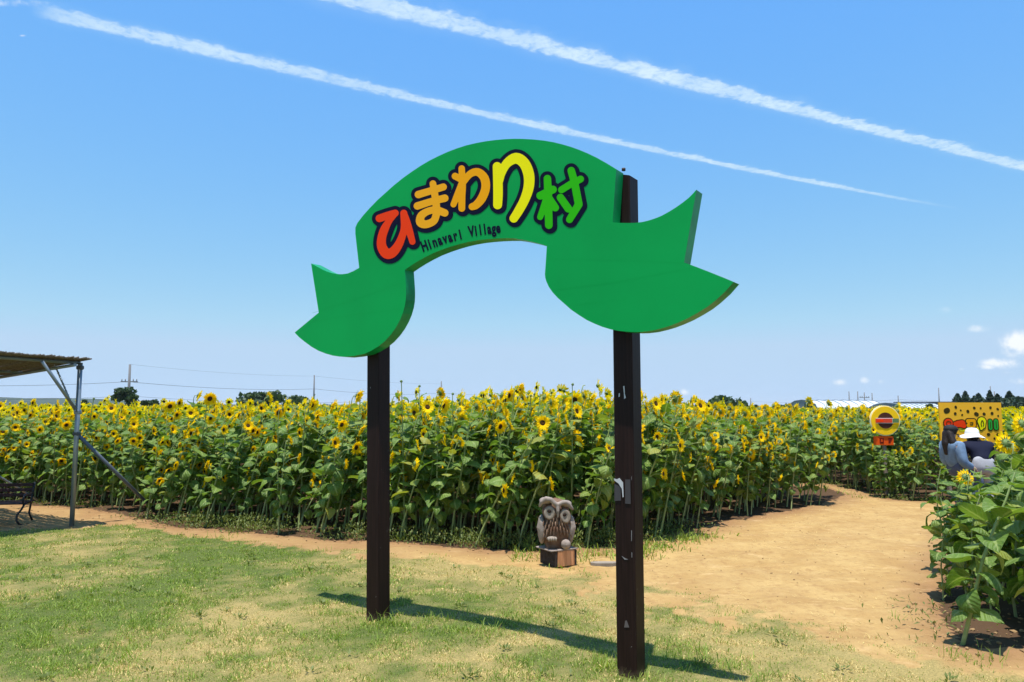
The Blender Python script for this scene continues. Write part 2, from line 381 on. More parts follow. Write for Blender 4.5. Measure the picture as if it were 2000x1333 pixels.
nx_, ny_ = len(gx), len(gy)
idx = np.arange(nx_ * ny_).reshape(ny_, nx_)
quads = np.stack([idx[:-1, :-1], idx[:-1, 1:], idx[1:, 1:], idx[1:, :-1]], -1).reshape(-1, 4)
ccx = (GX[:-1, :-1] + GS / 2).ravel(); ccy = (GY[:-1, :-1] + GS / 2).ravel()
ccov = cov[:-1, :-1].ravel()
FX = np.array([p.x for p in field_p]); FY = np.array([p.y for p in field_p])
MAIN_POLY = (np.concatenate([FX, [FX[-1] + .05, FX[-1] - .9, FX[-1] - 2.5, -80]]), np.concatenate([FY, [FY[-1] + .9, FY[-1] + 2.0, 66, 66]]))
q = [gnd(*p) for p in FARROW]
FAR_POLY = (np.array([p.x for p in q] + [40, 30, q[0].x - 2.4, q[0].x - .7]), np.array([p.y for p in q] + [14, 66, 66, q[0].y + .5]))
in_field = inside(ccx, ccy, *MAIN_POLY) | inside(ccx, ccy, *FAR_POLY) | inside(ccx, ccy, *RIGHT_POLY)
cls = np.where(in_field, 2, np.where((ccov > .3) & (lawn_sd(ccx, ccy) > -.8), 0, 1))
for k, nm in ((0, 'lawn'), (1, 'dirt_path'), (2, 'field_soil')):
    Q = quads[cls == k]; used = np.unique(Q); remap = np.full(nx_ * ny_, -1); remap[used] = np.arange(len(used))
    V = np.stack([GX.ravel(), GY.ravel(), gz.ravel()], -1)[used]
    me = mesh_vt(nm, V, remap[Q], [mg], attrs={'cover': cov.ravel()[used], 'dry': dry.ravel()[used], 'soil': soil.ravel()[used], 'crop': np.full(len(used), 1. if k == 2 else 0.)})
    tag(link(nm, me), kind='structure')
mfar = pmat('far farmland', (.10, .13, .045), .95, .1, var=.5, vscale=.02, base2=(.18, .14, .07))

gb = MB(); gb.poly([(-9000, -400, -.09), (9000, -400, -.09), (9000, 16000, -.09), (-9000, 16000, -.09)])
tag(gb.build('ground', mfar), kind='structure')

msoil = pmat('shaded field earth', (.085, .05, .028), .95, .1, var=.4, vscale=1.5)  # same dark earth further back, the crop's shade put into its colour
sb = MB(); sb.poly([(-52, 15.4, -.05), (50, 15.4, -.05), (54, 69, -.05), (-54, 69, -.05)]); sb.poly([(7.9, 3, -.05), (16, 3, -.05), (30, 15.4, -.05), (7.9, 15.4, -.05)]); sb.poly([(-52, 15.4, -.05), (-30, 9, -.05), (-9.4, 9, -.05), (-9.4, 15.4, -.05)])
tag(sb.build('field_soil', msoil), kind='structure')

# ------------------------------------------------------------------ grass blades
mgr = leaf_mat('grass blade', (.145, .22, .030), (.28, .345, .075), None, rough=.55, trans=.3, spec=.2)
mgd = leaf_mat('dry grass blade', (.54, .42, .155), (.68, .54, .235), None, rough=.6, trans=.25, spec=.2, tcol=(1.1, 1, .7))
def blades(n, xr, yr, wid, hmin, hmax, cover, dryf, tall=1.0):
    x = rng.uniform(*xr, n); y = rng.uniform(*yr, n)
    keep = rng.random(n) < cover(x, y); x, y = x[keep], y[keep]; n = len(x)
    d = dryf(x, y)
    isdry = rng.random(n) < np.clip(.10 + .82 * d, 0, 1)
    cl_ = fbm(x, y, 7.0, 77, 3)
    h = rng.uniform(hmin, hmax, n) * np.where(isdry, .6, 1) * (.42 + 3.0 * np.clip(cl_ - .42, 0, 1)  + .5 * cl_) * tall
    az = rng.uniform(0, 2 * np.pi, n) + 1.0 * np.cos(x * 3 + y * 2); lean = rng.uniform(.3, 1.7, n) * np.where(isdry, 1.25, 1)
    wd = wid * rng.uniform(.6, 1.3, n); z = ground_z(x, y) - .004
    fa = rng.uniform(0, 2 * np.pi, n); sx, sy = np.cos(fa) * wd / 2, np.sin(fa) * wd / 2
    dx, dy = np.cos(az), np.sin(az)
    mh, ml = h * .6 * np.cos(lean * .5), h * .6 * np.sin(lean * .5)
    th, tl = mh + h * .4 * np.cos(lean * 1.2), ml + h * .4 * np.sin(lean * 1.2)
    P = np.stack([np.stack([x - sx, y - sy, z], -1), np.stack([x + sx, y + sy, z], -1),
                  np.stack([x + dx * ml - sx * .8, y + dy * ml - sy * .8, z + mh], -1), np.stack([x + dx * ml + sx * .8, y + dy * ml + sy * .8, z + mh], -1),
                  np.stack([x + dx * tl, y + dy * tl, z + th], -1)], 1)
    b = (np.arange(n) * 5)[:, None, None]
    T = (np.array([[0, 1, 3], [0, 3, 2], [2, 3, 4]])[None] + b).reshape(-1, 3)
    return P.reshape(-1, 3), T, np.repeat(isdry.astype(int), 3), np.repeat(rng.random(n), 5)
CV = lambda x, y: np.clip((lawn_cover(x, y) - .12) * 1.15, 0, 1) * (~inside(x, y, *MAIN_POLY))
parts_ = [blades(170000, (-4.6, 4.3), (3.6, 6.3), .0048, .014, .038, CV, lawn_dry),
          blades(120000, (-7.6, 3.6), (6.3, 9.9), .0070, .016, .036, CV, lawn_dry)]
TUFT = [(850, 1222, .22), (740, 1212, .16), (1330, 1285, .2), (1180, 1310, .2), (700, 1215, .15), (1060, 1300, .12), (330, 1180, .18), (630, 1250, .18), (1238, 1322, .12), (780, 1250, .2), (900, 1235, .2), (70, 1250, .25), (200, 1205, .2), (150, 1300, .25), (420, 1225, .15), (395, 1120, .1), (440, 1052, .15), (1420, 1305, .2), (1740, 1210, .08), (1900, 1290, .15)]
parts_.append(blades(60000, (-4.2, 4.0), (3.7, 9.9), .0055, .05, .085, lambda x, y: np.clip(bumps(x, y, [(a, b, c, .85) for a, b, c in TUFT]), 0, 1), lambda x, y: x * 0 + .06))
parts_.append(blades(90000, (0, 6), (6.5, 15), .012, .05, .12, lambda x, y: np.clip(path_edges_green(x, y), 0, 1), lambda x, y: x * 0 + .12))
xs_, n_ = None, 5200                                        # dry straw lying on the bare earth
x = rng.uniform(-1, 5, n_); y = rng.uniform(4.6, 12, n_); k = (rng.random(n_) < np.clip(fbm(x, y, 1.3, 51) * 2.2 - .8, 0, 1)) & (lawn_cover(x, y) < .5) & (~inside(x, y, *MAIN_POLY)); x, y = x[k], y[k]; n_ = len(x)
a_ = rng.uniform(0, 6.28, n_); L_ = rng.uniform(.02, .075, n_); z = ground_z(x, y) + .006; dx, dy = np.cos(a_) * L_, np.sin(a_) * L_; sx, sy = -np.sin(a_) * .0022, np.cos(a_) * .0022
V = np.stack([np.stack([x - sx, y - sy, z], -1), np.stack([x + sx, y + sy, z], -1), np.stack([x + dx, y + dy, z + rng.uniform(0, .012, n_)], -1)], 1).reshape(-1, 3)
parts_.append((V, np.arange(n_ * 3).reshape(-1, 3), np.ones(n_, int), np.repeat(rng.random(n_), 3)))
Vs, Ts, Ms, At = [], [], [], []; off = 0
for V, T, m_, a_ in parts_: Vs.append(V); Ts.append(T + off); Ms.append(m_); At.append(a_); off += len(V)
tag(link('grass', mesh_vt('grass', np.concatenate(Vs), np.concatenate(Ts), [mgr, mgd], np.concatenate(Ms), attrs={'tint': np.concatenate(At)})), kind='stuff')

# clods and pebbles on the bare earth
mcl = pmat('clods', (.38, .24, .115), .95, .1, var=.5, vscale=3)
ico = bmesh.new(); bmesh.ops.create_icosphere(ico, subdivisions=1, radius=1)
IV = np.array([v.co[:] for v in ico.verts]); IT = np.array([[v.index for v in f.verts] for f in ico.faces]); ico.free()
cx, cy, cr = [], [], []
def scat(n, xr, yr, rr, f):
    x = rng.uniform(*xr, n); y = rng.uniform(*yr, n); k = rng.random(n) < f(x, y)
    cx.append(x[k]); cy.append(y[k]); cr.append(rng.uniform(rr[0], rr[1], k.sum()) * rng.random(k.sum()) ** 1.5 + .004)
scat(5000, (1.0, 5.0), (4.2, 9.0), (.004, .024), lambda x, y: np.clip(soil_dark(x, y) - .3, 0, 1) * (lawn_cover(x, y) < .6) * .7)
scat(7000, (-8, 3), (6.6, 12), (.006, .022), lambda x, y: np.clip(soil_dark(x, y), 0, 1) * (lawn_cover(x, y) < .4) * .5)
scat(1200, (0, 6), (4.8, 13), (.003, .009), lambda x, y: (lawn_cover(x, y) < .3) * .8)
cx, cy, cr = map(np.concatenate, (cx, cy, cr)); n = len(cx)
S = rng.uniform(.6, 1.2, (n, 1, 3)) * np.array([1, 1, .6]); jit = 1 + rng.uniform(-.22, .22, (n, len(IV), 1))
V = IV[None] * S * jit * cr[:, None, None] + np.stack([cx, cy, ground_z(cx, cy) + cr * .25], -1)[:, None]
T = (IT[None] + (np.arange(n) * len(IV))[:, None, None]).reshape(-1, 3)
tag(link('soil_clods', mesh_vt('clods', V.reshape(-1, 3), T, [mcl], smooth=False)), kind='stuff')

# ------------------------------------------------------------------ sunflowers
def leaf_geo(seed, droop, fold, pet=.34, rows=7, cols=5, curl=.0):
    """heart-shaped leaf on its stalk, length 1 + stalk, attached at the origin, growing along +X"""
    r = np.random.default_rng(seed)
    prof_t = [0, .06, .16, .30, .48, .66, .82, .94, 1]; prof_w = [.16, .34, .44, .47, .42, .31, .18, .07, .005]
    ts = np.array([0, .12, .28, .46, .65, .83, 1.0]) if rows == 7 else np.linspace(0, 1, rows)
    wv = r.uniform(0, 6.28, 4); tw = r.uniform(-.4, .4)
    V, rib, vein, T = [], [], [], []
    px_, pz = pet * .94, pet * .34
    n = 3 if rows == 7 else 0
    if n:
        for k, (cx_, cz, rr) in enumerate([(0, 0, .022), (pet * .5, pet * .23, .016), (px_ + .03, pz, .012)]):
            for j in range(3):
                a = 2 * math.pi * j / 3
                V.append((cx_, rr * math.cos(a), cz + rr * math.sin(a))); rib.append(1); vein.append(0)
        for k in range(2):
            for j in range(3):
                a, b, c, d = k * 3 + j, k * 3 + (j + 1) % 3, (k + 1) * 3 + (j + 1) % 3, (k + 1) * 3 + j
                T += [(a, b, c), (a, c, d)]
    o = len(V); X_, Z_ = px_, pz; ang = R(22) - droop * .25; prev = 0
    for t_ in ts:
        dt = t_ - prev; prev = t_
        ang -= droop * dt * 1.0; X_ += math.cos(ang) * dt; Z_ += math.sin(ang) * dt
        wd = np.interp(t_, prof_t, prof_w) * 1.02
        for s in np.linspace(-1, 1, cols):
            back = -.16 * abs(s) ** 1.5 * max(0, 1 - t_ / .3)
            up = fold * abs(s) * wd + .05 * math.sin(7 * t_ + wv[0] + (2 if s > 0 else 0)) * abs(s) ** 1.3 - curl * s * s * wd
            yy = s * wd * (1 - .18 * abs(fold)); zz = up + tw * s * wd * t_
            V.append((X_ + back * math.cos(ang) - zz * math.sin(ang), yy + .04 * math.sin(3 * t_ + wv[1]), Z_ + back * math.sin(ang) + zz * math.cos(ang)))
            rib.append(1 - abs(s)); vein.append(t_ - abs(s) * .35)
    for a in range(len(ts) - 1):
        for b in range(cols - 1):
            q0 = o + a * cols + b
            T += [(q0, q0 + cols, q0 + cols + 1), (q0, q0 + cols + 1, q0 + 1)]
    return np.array(V), np.array(T), np.array(rib), np.array(vein)
def head_geo(seed, open_=1.0, n=19, lo=False):
    """flower facing +X, petal radius about 1; returns disc-with-calyx and petals"""
    r = np.random.default_rng(seed)
    k = 8 if lo else 12
    V, T, M = [], [], []
    rings = [(.08, .0), (.06, .17), (.03, .31), (-.02, .40), (-.12, .28), (-.20, .10)] if not lo else [(.08, 0), (.03, .33), (-.15, .2)]
    for i, (x, rr) in enumerate(rings):
        for j in range(k):
            a = 2 * math.pi * j / k
            V.append((x, rr * math.cos(a), rr * math.sin(a)))
    for i in range(len(rings) - 1):
        for j in range(k):
            a, b = i * k + j, i * k + (j + 1) % k
            T += [(a, b, b + k), (a, b + k, a + k)]; M += [0 if i < (2 if not lo else 1) else 1] * 2
    if not lo:                                       # pointed bracts behind the petals
        for j in range(13):
            a = 2 * math.pi * j / 13 + r.uniform(-.1, .1); o = len(V); L = r.uniform(.62, .8)
            for (x, rr, da) in ((-.08, .36, -.2), (-.08, .36, .2), (-.12 - r.uniform(0, .1), L, 0)):
                V.append((x, rr * math.cos(a + da), rr * math.sin(a + da)))
            T.append((o, o + 1, o + 2)); M.append(1)
    PV, PT = [], []
    for layer in range(1 if lo else 2):
        m_ = (11 if lo else n)
        for j in range(m_):
            a = 2 * math.pi * (j + layer * .5) / m_ + r.uniform(-.1, .1); L = r.uniform(.84, 1.08) * (1 if layer == 0 else .92)
            f0 = r.uniform(.22, .85) + (1 - open_) * .7 - layer * .12
            wd = (.34 if lo else .23) * r.uniform(.85, 1.15); o = len(PV); tw = r.uniform(-.06, .06)
            for (rr, x, w_) in ((.29, .02 - layer * .02, .09), (.68, .05 + f0 * .22, wd * .5), (L * (1 - .1 * f0), f0 * .5 - r.uniform(0, .12), .014)):
                for sgn in (-1, 1):
                    PV.append((x + sgn * tw * (rr > .5), rr * math.cos(a) - sgn * w_ * math.sin(a), rr * math.sin(a) + sgn * w_ * math.cos(a)))
            PT += [(o, o + 1, o + 3), (o, o + 3, o + 2), (o + 2, o + 3, o + 5), (o + 2, o + 5, o + 4)]
    return (np.array(V), np.array(T), np.array(M)), (np.array(PV), np.array(PT))
def tube_geo(pts, rs, n=6):
    V, T = [], []; pts = [Vector(p) for p in pts]; up = Vector((0, 1, 0))
    for i, p_ in enumerate(pts):
        d = (pts[min(i + 1, len(pts) - 1)] - pts[max(i - 1, 0)]).normalized()
        a = (up - d * up.dot(d)).normalized(); b = d.cross(a)
        for k in range(n):
            th = 2 * math.pi * k / n; V.append(p_ + (a * math.cos(th) + b * math.sin(th)) * rs[i])
    for i in range(len(pts) - 1):
        for k in range(n):
            a, b = i * n + k, i * n + (k + 1) % n; T += [(a, b, b + n), (a, b + n, a + n)]
    return np.array([v[:] for v in V]), np.array(T)
LEAVES = []          # (data for joined copies, shared mesh)
LEAF_KIND = [(.2, .22, 0), (.5, .18, 0), (.8, .10, .1), (1.1, .05, .2), (1.45, -.10, .3), (1.8, -.15, .3), (.9, .35, 0), (1.3, .25, 0), (2.1, .1, .1), (.6, -.1, .25)]
for i, (dr, fo, cu) in enumerate(LEAF_KIND):
    V, T, rb, vn = leaf_geo(100 + i, dr, fo, curl=cu)
    LEAVES.append(((V, T), mesh_vt('leaf', V, T, [M_LEAF], attrs={'rib': rb, 'vein': vn})))
LEAVES_LO = [leaf_geo(200 + i, dr, fo, rows=4, cols=3)[:2] for i, (dr, fo, cu) in enumerate(LEAF_KIND[:6])]
HEADS = []
for i, op in enumerate([1, 1, .95, .85, .6, 1.0]):
    D, P_ = head_geo(300 + i, op)
    HEADS.append((D, P_, mesh_vt('flower_head', D[0], D[1], [M_DISC, M_BRACT], D[2]), mesh_vt('petals', P_[0], P_[1], [M_PETAL], smooth=False)))
HEADS_LO = [head_geo(320 + i, [1, .9, .7][i], lo=True) for i in range(3)]
BUD_V, BUD_T = tube_geo([(-.12, 0, 0), (0, 0, 0), (.3, 0, 0), (.62, 0, 0), (.8, 0, 0)], [.1, .42, .5, .34, .05], 8)
BUD = mesh_vt('bud', BUD_V, BUD_T, [M_BRACT])

def basis(xdir, zhint=Vector((0, 0, 1))):
    x = Vector(xdir).normalized(); y = zhint.cross(x)
    y = y.normalized() if y.length > 1e-4 else Vector((0, 1, 0)); z = x.cross(y)
    return Matrix((x, y, z)).transposed().to_4x4()
def make_proto(seed, H, lean, nleaf, heads, big=1.0, low=.22, rad=.0125):
    """one plant: stem mesh, leaf placements, head placements; x is the down-wind side"""
    r = np.random.default_rng(seed)
    bend = r.uniform(-.05, .05)
    axis = lambda u: Vector((H * lean * u ** 1.35, H * bend * math.sin(u * 3) + .02 * math.sin(u * 9 + seed), H * u))
    sp = [axis(u) for u in (0, .15, .32, .5, .68, .84, 1)]; sr = [rad, rad * .95, rad * .85, rad * .75, rad * .65, rad * .5, rad * .4]
    SV, ST = [], []
    def addtube(pts, rs, n=6):
        V, T = tube_geo(pts, rs, n); o = sum(map(len, SV)); SV.append(V); ST.append(T + o)
    out_h = []
    def head(at_, az, tilt, rad_, kind):
        d = Vector((math.cos(az) * math.cos(tilt), math.sin(az) * math.cos(tilt), math.sin(tilt)))
        out_h.append((at_ + d * rad_ * .14, d, rad_, kind)); return d
    for hi in range(heads):
        az = r.normal(.10, .30); tilt = r.normal(.02, .26); rd = r.uniform(.090, .118) * (1 if hi == 0 else r.uniform(.72, .95)) * (big * .35 + .65)
        kind = int(r.integers(0, len(HEADS)))
        if hi == 0:
            top = axis(1); d = head(top + Vector((.05 * math.cos(az), .05 * math.sin(az), .05)), az, tilt, rd, kind)
            addtube([top, top + Vector((.015, 0, .045)), out_h[-1][0] - d * rd * .1], [rad * .42, rad * .42, rad * .45])
        else:
            u = r.uniform(.36, .84); b = axis(u); ba = r.uniform(0, 6.28); L = r.uniform(.14, .32)
            tip = b + Vector((math.cos(ba) * L * .75 + .05, math.sin(ba) * L * .75, L * .5))
            d = head(tip, az, tilt, rd, kind)
            addtube([b, b + Vector((math.cos(ba) * L * .4, math.sin(ba) * L * .4, L * .35)), tip, out_h[-1][0] - d * rd * .1], [rad * .5, rad * .45, rad * .4, rad * .4], 5)
    addtube(sp, sr)
    lv = []
    for i in range(nleaf):
        u = low + (.97 - low) * (i + r.uniform(-.3, .3)) / nleaf; u = min(max(u, .08), .98)
        az = i * 2.399 + seed + r.uniform(-.4, .4)
        size = np.interp(u, [.1, .3, .55, .8, 1], [.11, .175, .195, .165, .095]) * r.uniform(.8, 1.25) * big
        rise = np.interp(u, [0, .5, 1], [-.25, .05, .35]) + r.uniform(-.25, .25)
        kind = int(r.integers(3, 10)) if u < .55 else int(r.integers(0, 8))
        Mx = Matrix.Translation(axis(u)) @ Matrix.Rotation(az, 4, 'Z') @ Matrix.Rotation(-rise, 4, 'Y') @ Matrix.Rotation(r.uniform(-.5, .5), 4, 'X') @ Matrix.Scale(size, 4)
        lv.append((kind, Mx))
    SVc, STc = np.concatenate(SV), np.concatenate(ST)
    hm = [(k, Matrix.Translation(p_) @ basis(d) @ Matrix.Rotation(r.uniform(0, 6), 4, 'X') @ Matrix.Scale(rd, 4)) for p_, d, rd, k in out_h]
    return dict(stem=(SVc, STc), stem_me=mesh_vt('stem', SVc, STc, [M_STEM]), leaves=lv, heads=hm, H=H)
PROTOS = [make_proto(10 + i, 1.5, l, nl, hd) for i, (l, nl, hd) in enumerate(
    [(.16, 18, 3), (.26, 17, 4), (.08, 19, 3), (.36, 16, 3), (.20, 18, 2), (.12, 20, 3), (.28, 17, 4), (.05, 19, 2), (.46, 15, 3), (.18, 18, 4), (.24, 19, 1), (.10, 17, 3), (-.05, 18, 2), (.32, 16, 3)])]
BIGS = [make_proto(60 + i, 1.25, l, nl, hd, big=.95, low=.12, rad=.011) for i, (l, nl, hd) in enumerate([(.22, 26, 1), (.10, 27, 0), (.34, 23, 1), (.16, 28, 1), (.05, 26, 0), (.28, 24, 0)])]
def plant(pr, x, y, s, rz, label, group, z=None, hs=1.0):
    root = empty('sunflower', (x, y, float(ground_z(x, y)) - .01 if z is None else z), rz, label=label, cat='sunflower', group=group)
    root.scale = (s, s, s * hs)
    root.rotation_euler = (rng.normal(0, .075), rng.normal(.05, .09), rz)
    link('stem', pr['stem_me'], root)
    for k, Mx in pr['leaves']: link('leaf', LEAVES[k][1], root, Mx)
    for k, Mx in pr['heads']:
        h = link('flower_head', HEADS[k][2], root, Mx); link('petals', HEADS[k][3], h)
    return root

# where plants stand
def jgrid(poly, step, xr, yr, jit=.42):
    xs = np.arange(xr[0], xr[1], step); ys = np.arange(yr[0], yr[1], step)
    X_, Y_ = np.meshgrid(xs, ys); X_ = X_.ravel() + rng.uniform(-jit, jit, X_.size) * step; Y_ = Y_.ravel() + rng.uniform(-jit, jit, Y_.size) * step
    k = inside(X_, Y_, *poly); return X_[k], Y_[k]
def hmul(x, y):
    return np.interp(x, [-12, -6, -3, -1.2, .3, 1.5, 3, 5], [.91, .92, .94, 1.02, 1.06, 1.01, .93, .91])
PLANTS = []          # x, y, priority distance, region
mx, my = jgrid(MAIN_POLY, .262, (-19, 5), (7.3, 26))
vis = (mx < my * .72 + .4) & (mx > -my * .72 - 2.2); mx, my = mx[vis], my[vis]
md = seg_dist(mx, my, FX, FY)
ok = md > .03; mx, my, md = mx[ok], my[ok], md[ok]
order = np.argsort(md * (1 + .06 * np.maximum(my - 8, 0)))
N_MAIN, N_FAR, N_RIGHT = 190, 58, 44
seen = mx > -my * .72 - .4; solo = order[seen[order]][:N_MAIN]; rest_main = np.setdiff1d(order, solo)
fx, fy = jgrid(FAR_POLY, .265, (3, 22), (11, 26)); vis = np.abs(fx) < fy * .74 + .4; fx, fy = fx[vis], fy[vis]
FRX = np.array([gnd(*p).x for p in FARROW]); FRY = np.array([gnd(*p).y for p in FARROW])
fd = seg_dist(fx, fy, FRX, FRY); of = np.argsort(fd + .25 * np.maximum(fx - 9.5, 0))
rx, ry = jgrid(RIGHT_POLY, .29, (2, 9), (4, 11)); vis = rx < ry * .76 + .25; rx, ry = rx[vis], ry[vis]
orr = np.argsort(ry)[:N_RIGHT]
GM, GF, GR = 'sunflowers along the front of the main field', 'sunflowers in the row across the dirt path', 'sunflowers in the near clump on the right'
ZONES = [(-99, 150, 'left of the canopy post'), (150, 320, 'behind the canopy brace'), (320, 480, 'just right of the canopy brace'), (480, 600, 'midway between canopy and gate'), (600, 700, 'just left of the left gate post'), (700, 780, 'behind the left gate post'),
         (780, 880, 'just right of the left gate post'), (880, 960, 'below the middle of the arch'), (960, 1040, 'just left of the owl'), (1040, 1130, 'behind the owl carving'), (1130, 1190, 'between owl and right gate post'), (1190, 1265, 'behind the right gate post'),
         (1265, 1350, 'just right of the gate'), (1350, 1450, 'beside the wide sandy path'), (1450, 1540, 'near where the path bends'), (1540, 3000, 'at the corner by the path bend')]
def zone_label(x, y, lean_, heads, d_):
    p_ = px_np(x, y)[0]
    hd = {0: 'buds only', 1: 'one flower', 2: 'two flowers', 3: 'three flowers', 4: 'four flowers'}[heads]
    st = 'slanting' if lean_ > .27 else 'tilted' if lean_ > .14 else 'upright'
    row = 'front row' if d_ < .27 else 'second row' if d_ < .55 else 'inner row'
    return f'{st} {row} sunflower with {hd} ' + next(z for a, b, z in ZONES if a <= p_ < b)
for i in solo:
    k = int(rng.integers(0, len(PROTOS))); pr = PROTOS[k]; x, y = float(mx[i]), float(my[i])
    lean_ = [.16, .26, .08, .34, .20, .12, .28, .05, .42, .18, .24, .10, -.05, .30][k]
    s = float(hmul(x, y)) * rng.normal(1, .06) * (rng.uniform(.70, 1.0) if md[i] < .42 else 1)
    plant(pr, x, y, s, rng.normal(0, .3), zone_label(x, y, lean_, len(pr['heads']), md[i]), GM)
for i in of[:N_FAR]:
    k = int(rng.integers(0, len(PROTOS))); pr = PROTOS[k]
    p_ = px_np(fx[i], fy[i])[0]
    k = 5 if k in (3, 8, 13, 1, 6) and p_ > 1650 else k; pr = PROTOS[k]
    low_ = (1675 < p_ < 1775 and fy[i] < 13.35) or (1790 < p_ < 1985 and fy[i] < 13.8)
    plant(pr, float(fx[i]), float(fy[i]), (.93 if not low_ else .5 if p_ < 1780 else .62) * rng.normal(1, .06), rng.normal(0, .35),
          ('low ' if low_ else '') + ['slightly leaning', 'leaning', 'upright', 'strongly leaning', 'slightly leaning', 'upright', 'leaning', 'upright', 'strongly leaning', 'slightly leaning', 'leaning', 'upright', 'upright', 'leaning'][k] + ' sunflower across the path ' + ('left of the round sign' if p_ < 1695 else 'below the round yellow sign' if p_ < 1765 else 'between the round sign and the orange board' if p_ < 1835 else 'behind the two visitors'), GF, z=0)
def near_label(x, y, heads):
    p_ = px_np(x, y)[0]
    lat = 'at its left edge' if p_ < 1890 else 'left of its centre' if p_ < 1935 else 'in its centre' if p_ < 1985 else 'at the right picture edge'
    dep = 'front rank' if y < 5.6 else 'second rank' if y < 6.6 else 'middle rank' if y < 7.8 else 'back rank'
    return f"near leafy sunflower, {('no flower', 'one flower', 'two flowers')[heads]}, {dep}, {lat}"
for n_, (px, yy) in enumerate([(1700, 13.0), (1713, 12.85), (1727, 12.95), (1741, 12.8), (1754, 12.95), (1732, 13.1)]):
    plant(BIGS[(1, 4, 1, 4, 1, 4)[n_]], (px - 1000) / F_PX * yy, yy, .64, 1.2 * n_, 'short leafy sunflower hiding the stake of the round sign, ' + ('at left', 'left of middle', 'in the middle', 'right of middle', 'at right', 'closest to the stake')[n_], GF, z=0)
for n_, i in enumerate(orr):
    y = float(ry[i]); pr = BIGS[int(rng.integers(0, len(BIGS))) if px_np(rx[i], y)[0] > 1955 or n_ % 9 == 0 else (1, 4, 5)[int(rng.integers(0, 3))]]
    if math.hypot(rx[i] - gnd(1880, 1260).x, y - gnd(1880, 1260).y) < .45: continue
    plant(pr, float(rx[i]), y, np.interp(y, [4.5, 7, 10], [.82, .90, .84]) * np.interp(px_np(rx[i], y)[0], [1850, 1940, 2010], [.80, .95, 1.25]) * rng.normal(1, .05), rng.normal(.75, .45), near_label(float(rx[i]), y, len(pr['heads'])), GR)
g = gnd(1880, 1262)
HERO = make_proto(91, 1.14, .28, 21, 0, big=.98, low=.18, rad=.014)
plant(HERO, g.x, g.y, 1.0, -.15, 'nearest sunflower, thick pale stem leaning over bare earth at lawn edge', GR)
# the few that stick out above the crop
TALL = [(368, 766, 10.2, 'single tall sunflower with round dark-centred bloom above the canopy brace', 0), (655, 765, 9.3, 'tall sunflower whose bloom stands above the crop left of the gate', 1),
        (983, 756, 8.9, 'tall sunflower with its bloom highest under the arch middle', 0), (875, 790, 8.7, 'tall sunflower with wide round bloom in front of a far pole', 1), (1300, 772, 8.9, 'tall sunflower with small bloom just right of the right post', 2)]
for (px, py, Y_, lab, v_) in TALL:
    tp = at(px, py, Y_); hgt = tp.z
    pr = make_proto(400 + px, hgt - .06, .03, 15, 1 if v_ < 2 else 2, big=1.0)
    plant(pr, tp.x - .06 - hgt * .03, Y_, 1.0, -.45 if v_ == 0 else 0, lab, 'tall sunflowers above the crop', z=0)
for n_, (px, py, Y_) in enumerate([(800, 742, 8.8), (835, 750, 9.2), (1120, 748, 8.7), (1043, 770, 9.0), (160, 775, 11.5), (896, 765, 9.0), (1280, 765, 8.9), (690, 765, 9.6)]):
    tp = at(px, py, Y_); pr = make_proto(500 + px, tp.z - .03, .02, 18, 0, big=.8)
    rt = plant(pr, tp.x - tp.z * .02, Y_, 1.0, 0, 'tall leafy sunflower shoot with closed bud ' + ['just right of the left gate post', 'second right of the left gate post', 'highest, above the owl', 'left of the one above the owl', 'behind the canopy post', 'between left gate post and arch middle', 'just right of the right gate post', 'just left of the left gate post'][n_], 'tall budding shoots', z=0)
    link('bud', BUD, rt, Matrix.Translation((tp.z * .02, 0, tp.z - .03)) @ basis((.3, -.2, 1)) @ Matrix.Scale(.035, 4))

# everything deeper in the field: one mass
class Mass:
    def __init__(s): s.V, s.T, s.M, s.A, s.o = [], [], [], [], 0
    def add(s, V, T, mi, mats4, tint):
        """V (n,3) placed by mats4 (k,4,4)"""
        k = len(mats4); n = len(V)
        W = np.einsum('kij,nj->kni', mats4[:, :3, :3], V) + mats4[:, None, :3, 3]
        s.V.append(W.reshape(-1, 3)); s.T.append((T[None] + (np.arange(k) * n)[:, None, None]).reshape(-1, 3) + s.o)
        s.M.append(np.tile(mi if hasattr(mi, '__len__') else np.full(len(T), mi), k)); s.A.append(np.repeat(tint, n)); s.o += k * n
mass = Mass()
def place_mats(x, y, s, rz, z=0):
    k = len(x); Mx = np.zeros((k, 4, 4)); c, si = np.cos(rz) * s, np.sin(rz) * s
    Mx[:, 0, 0] = c; Mx[:, 0, 1] = -si; Mx[:, 1, 0] = si; Mx[:, 1, 1] = c; Mx[:, 2, 2] = s; Mx[:, 3, 3] = 1
    Mx[:, 0, 3] = x; Mx[:, 1, 3] = y; Mx[:, 2, 3] = z; return Mx
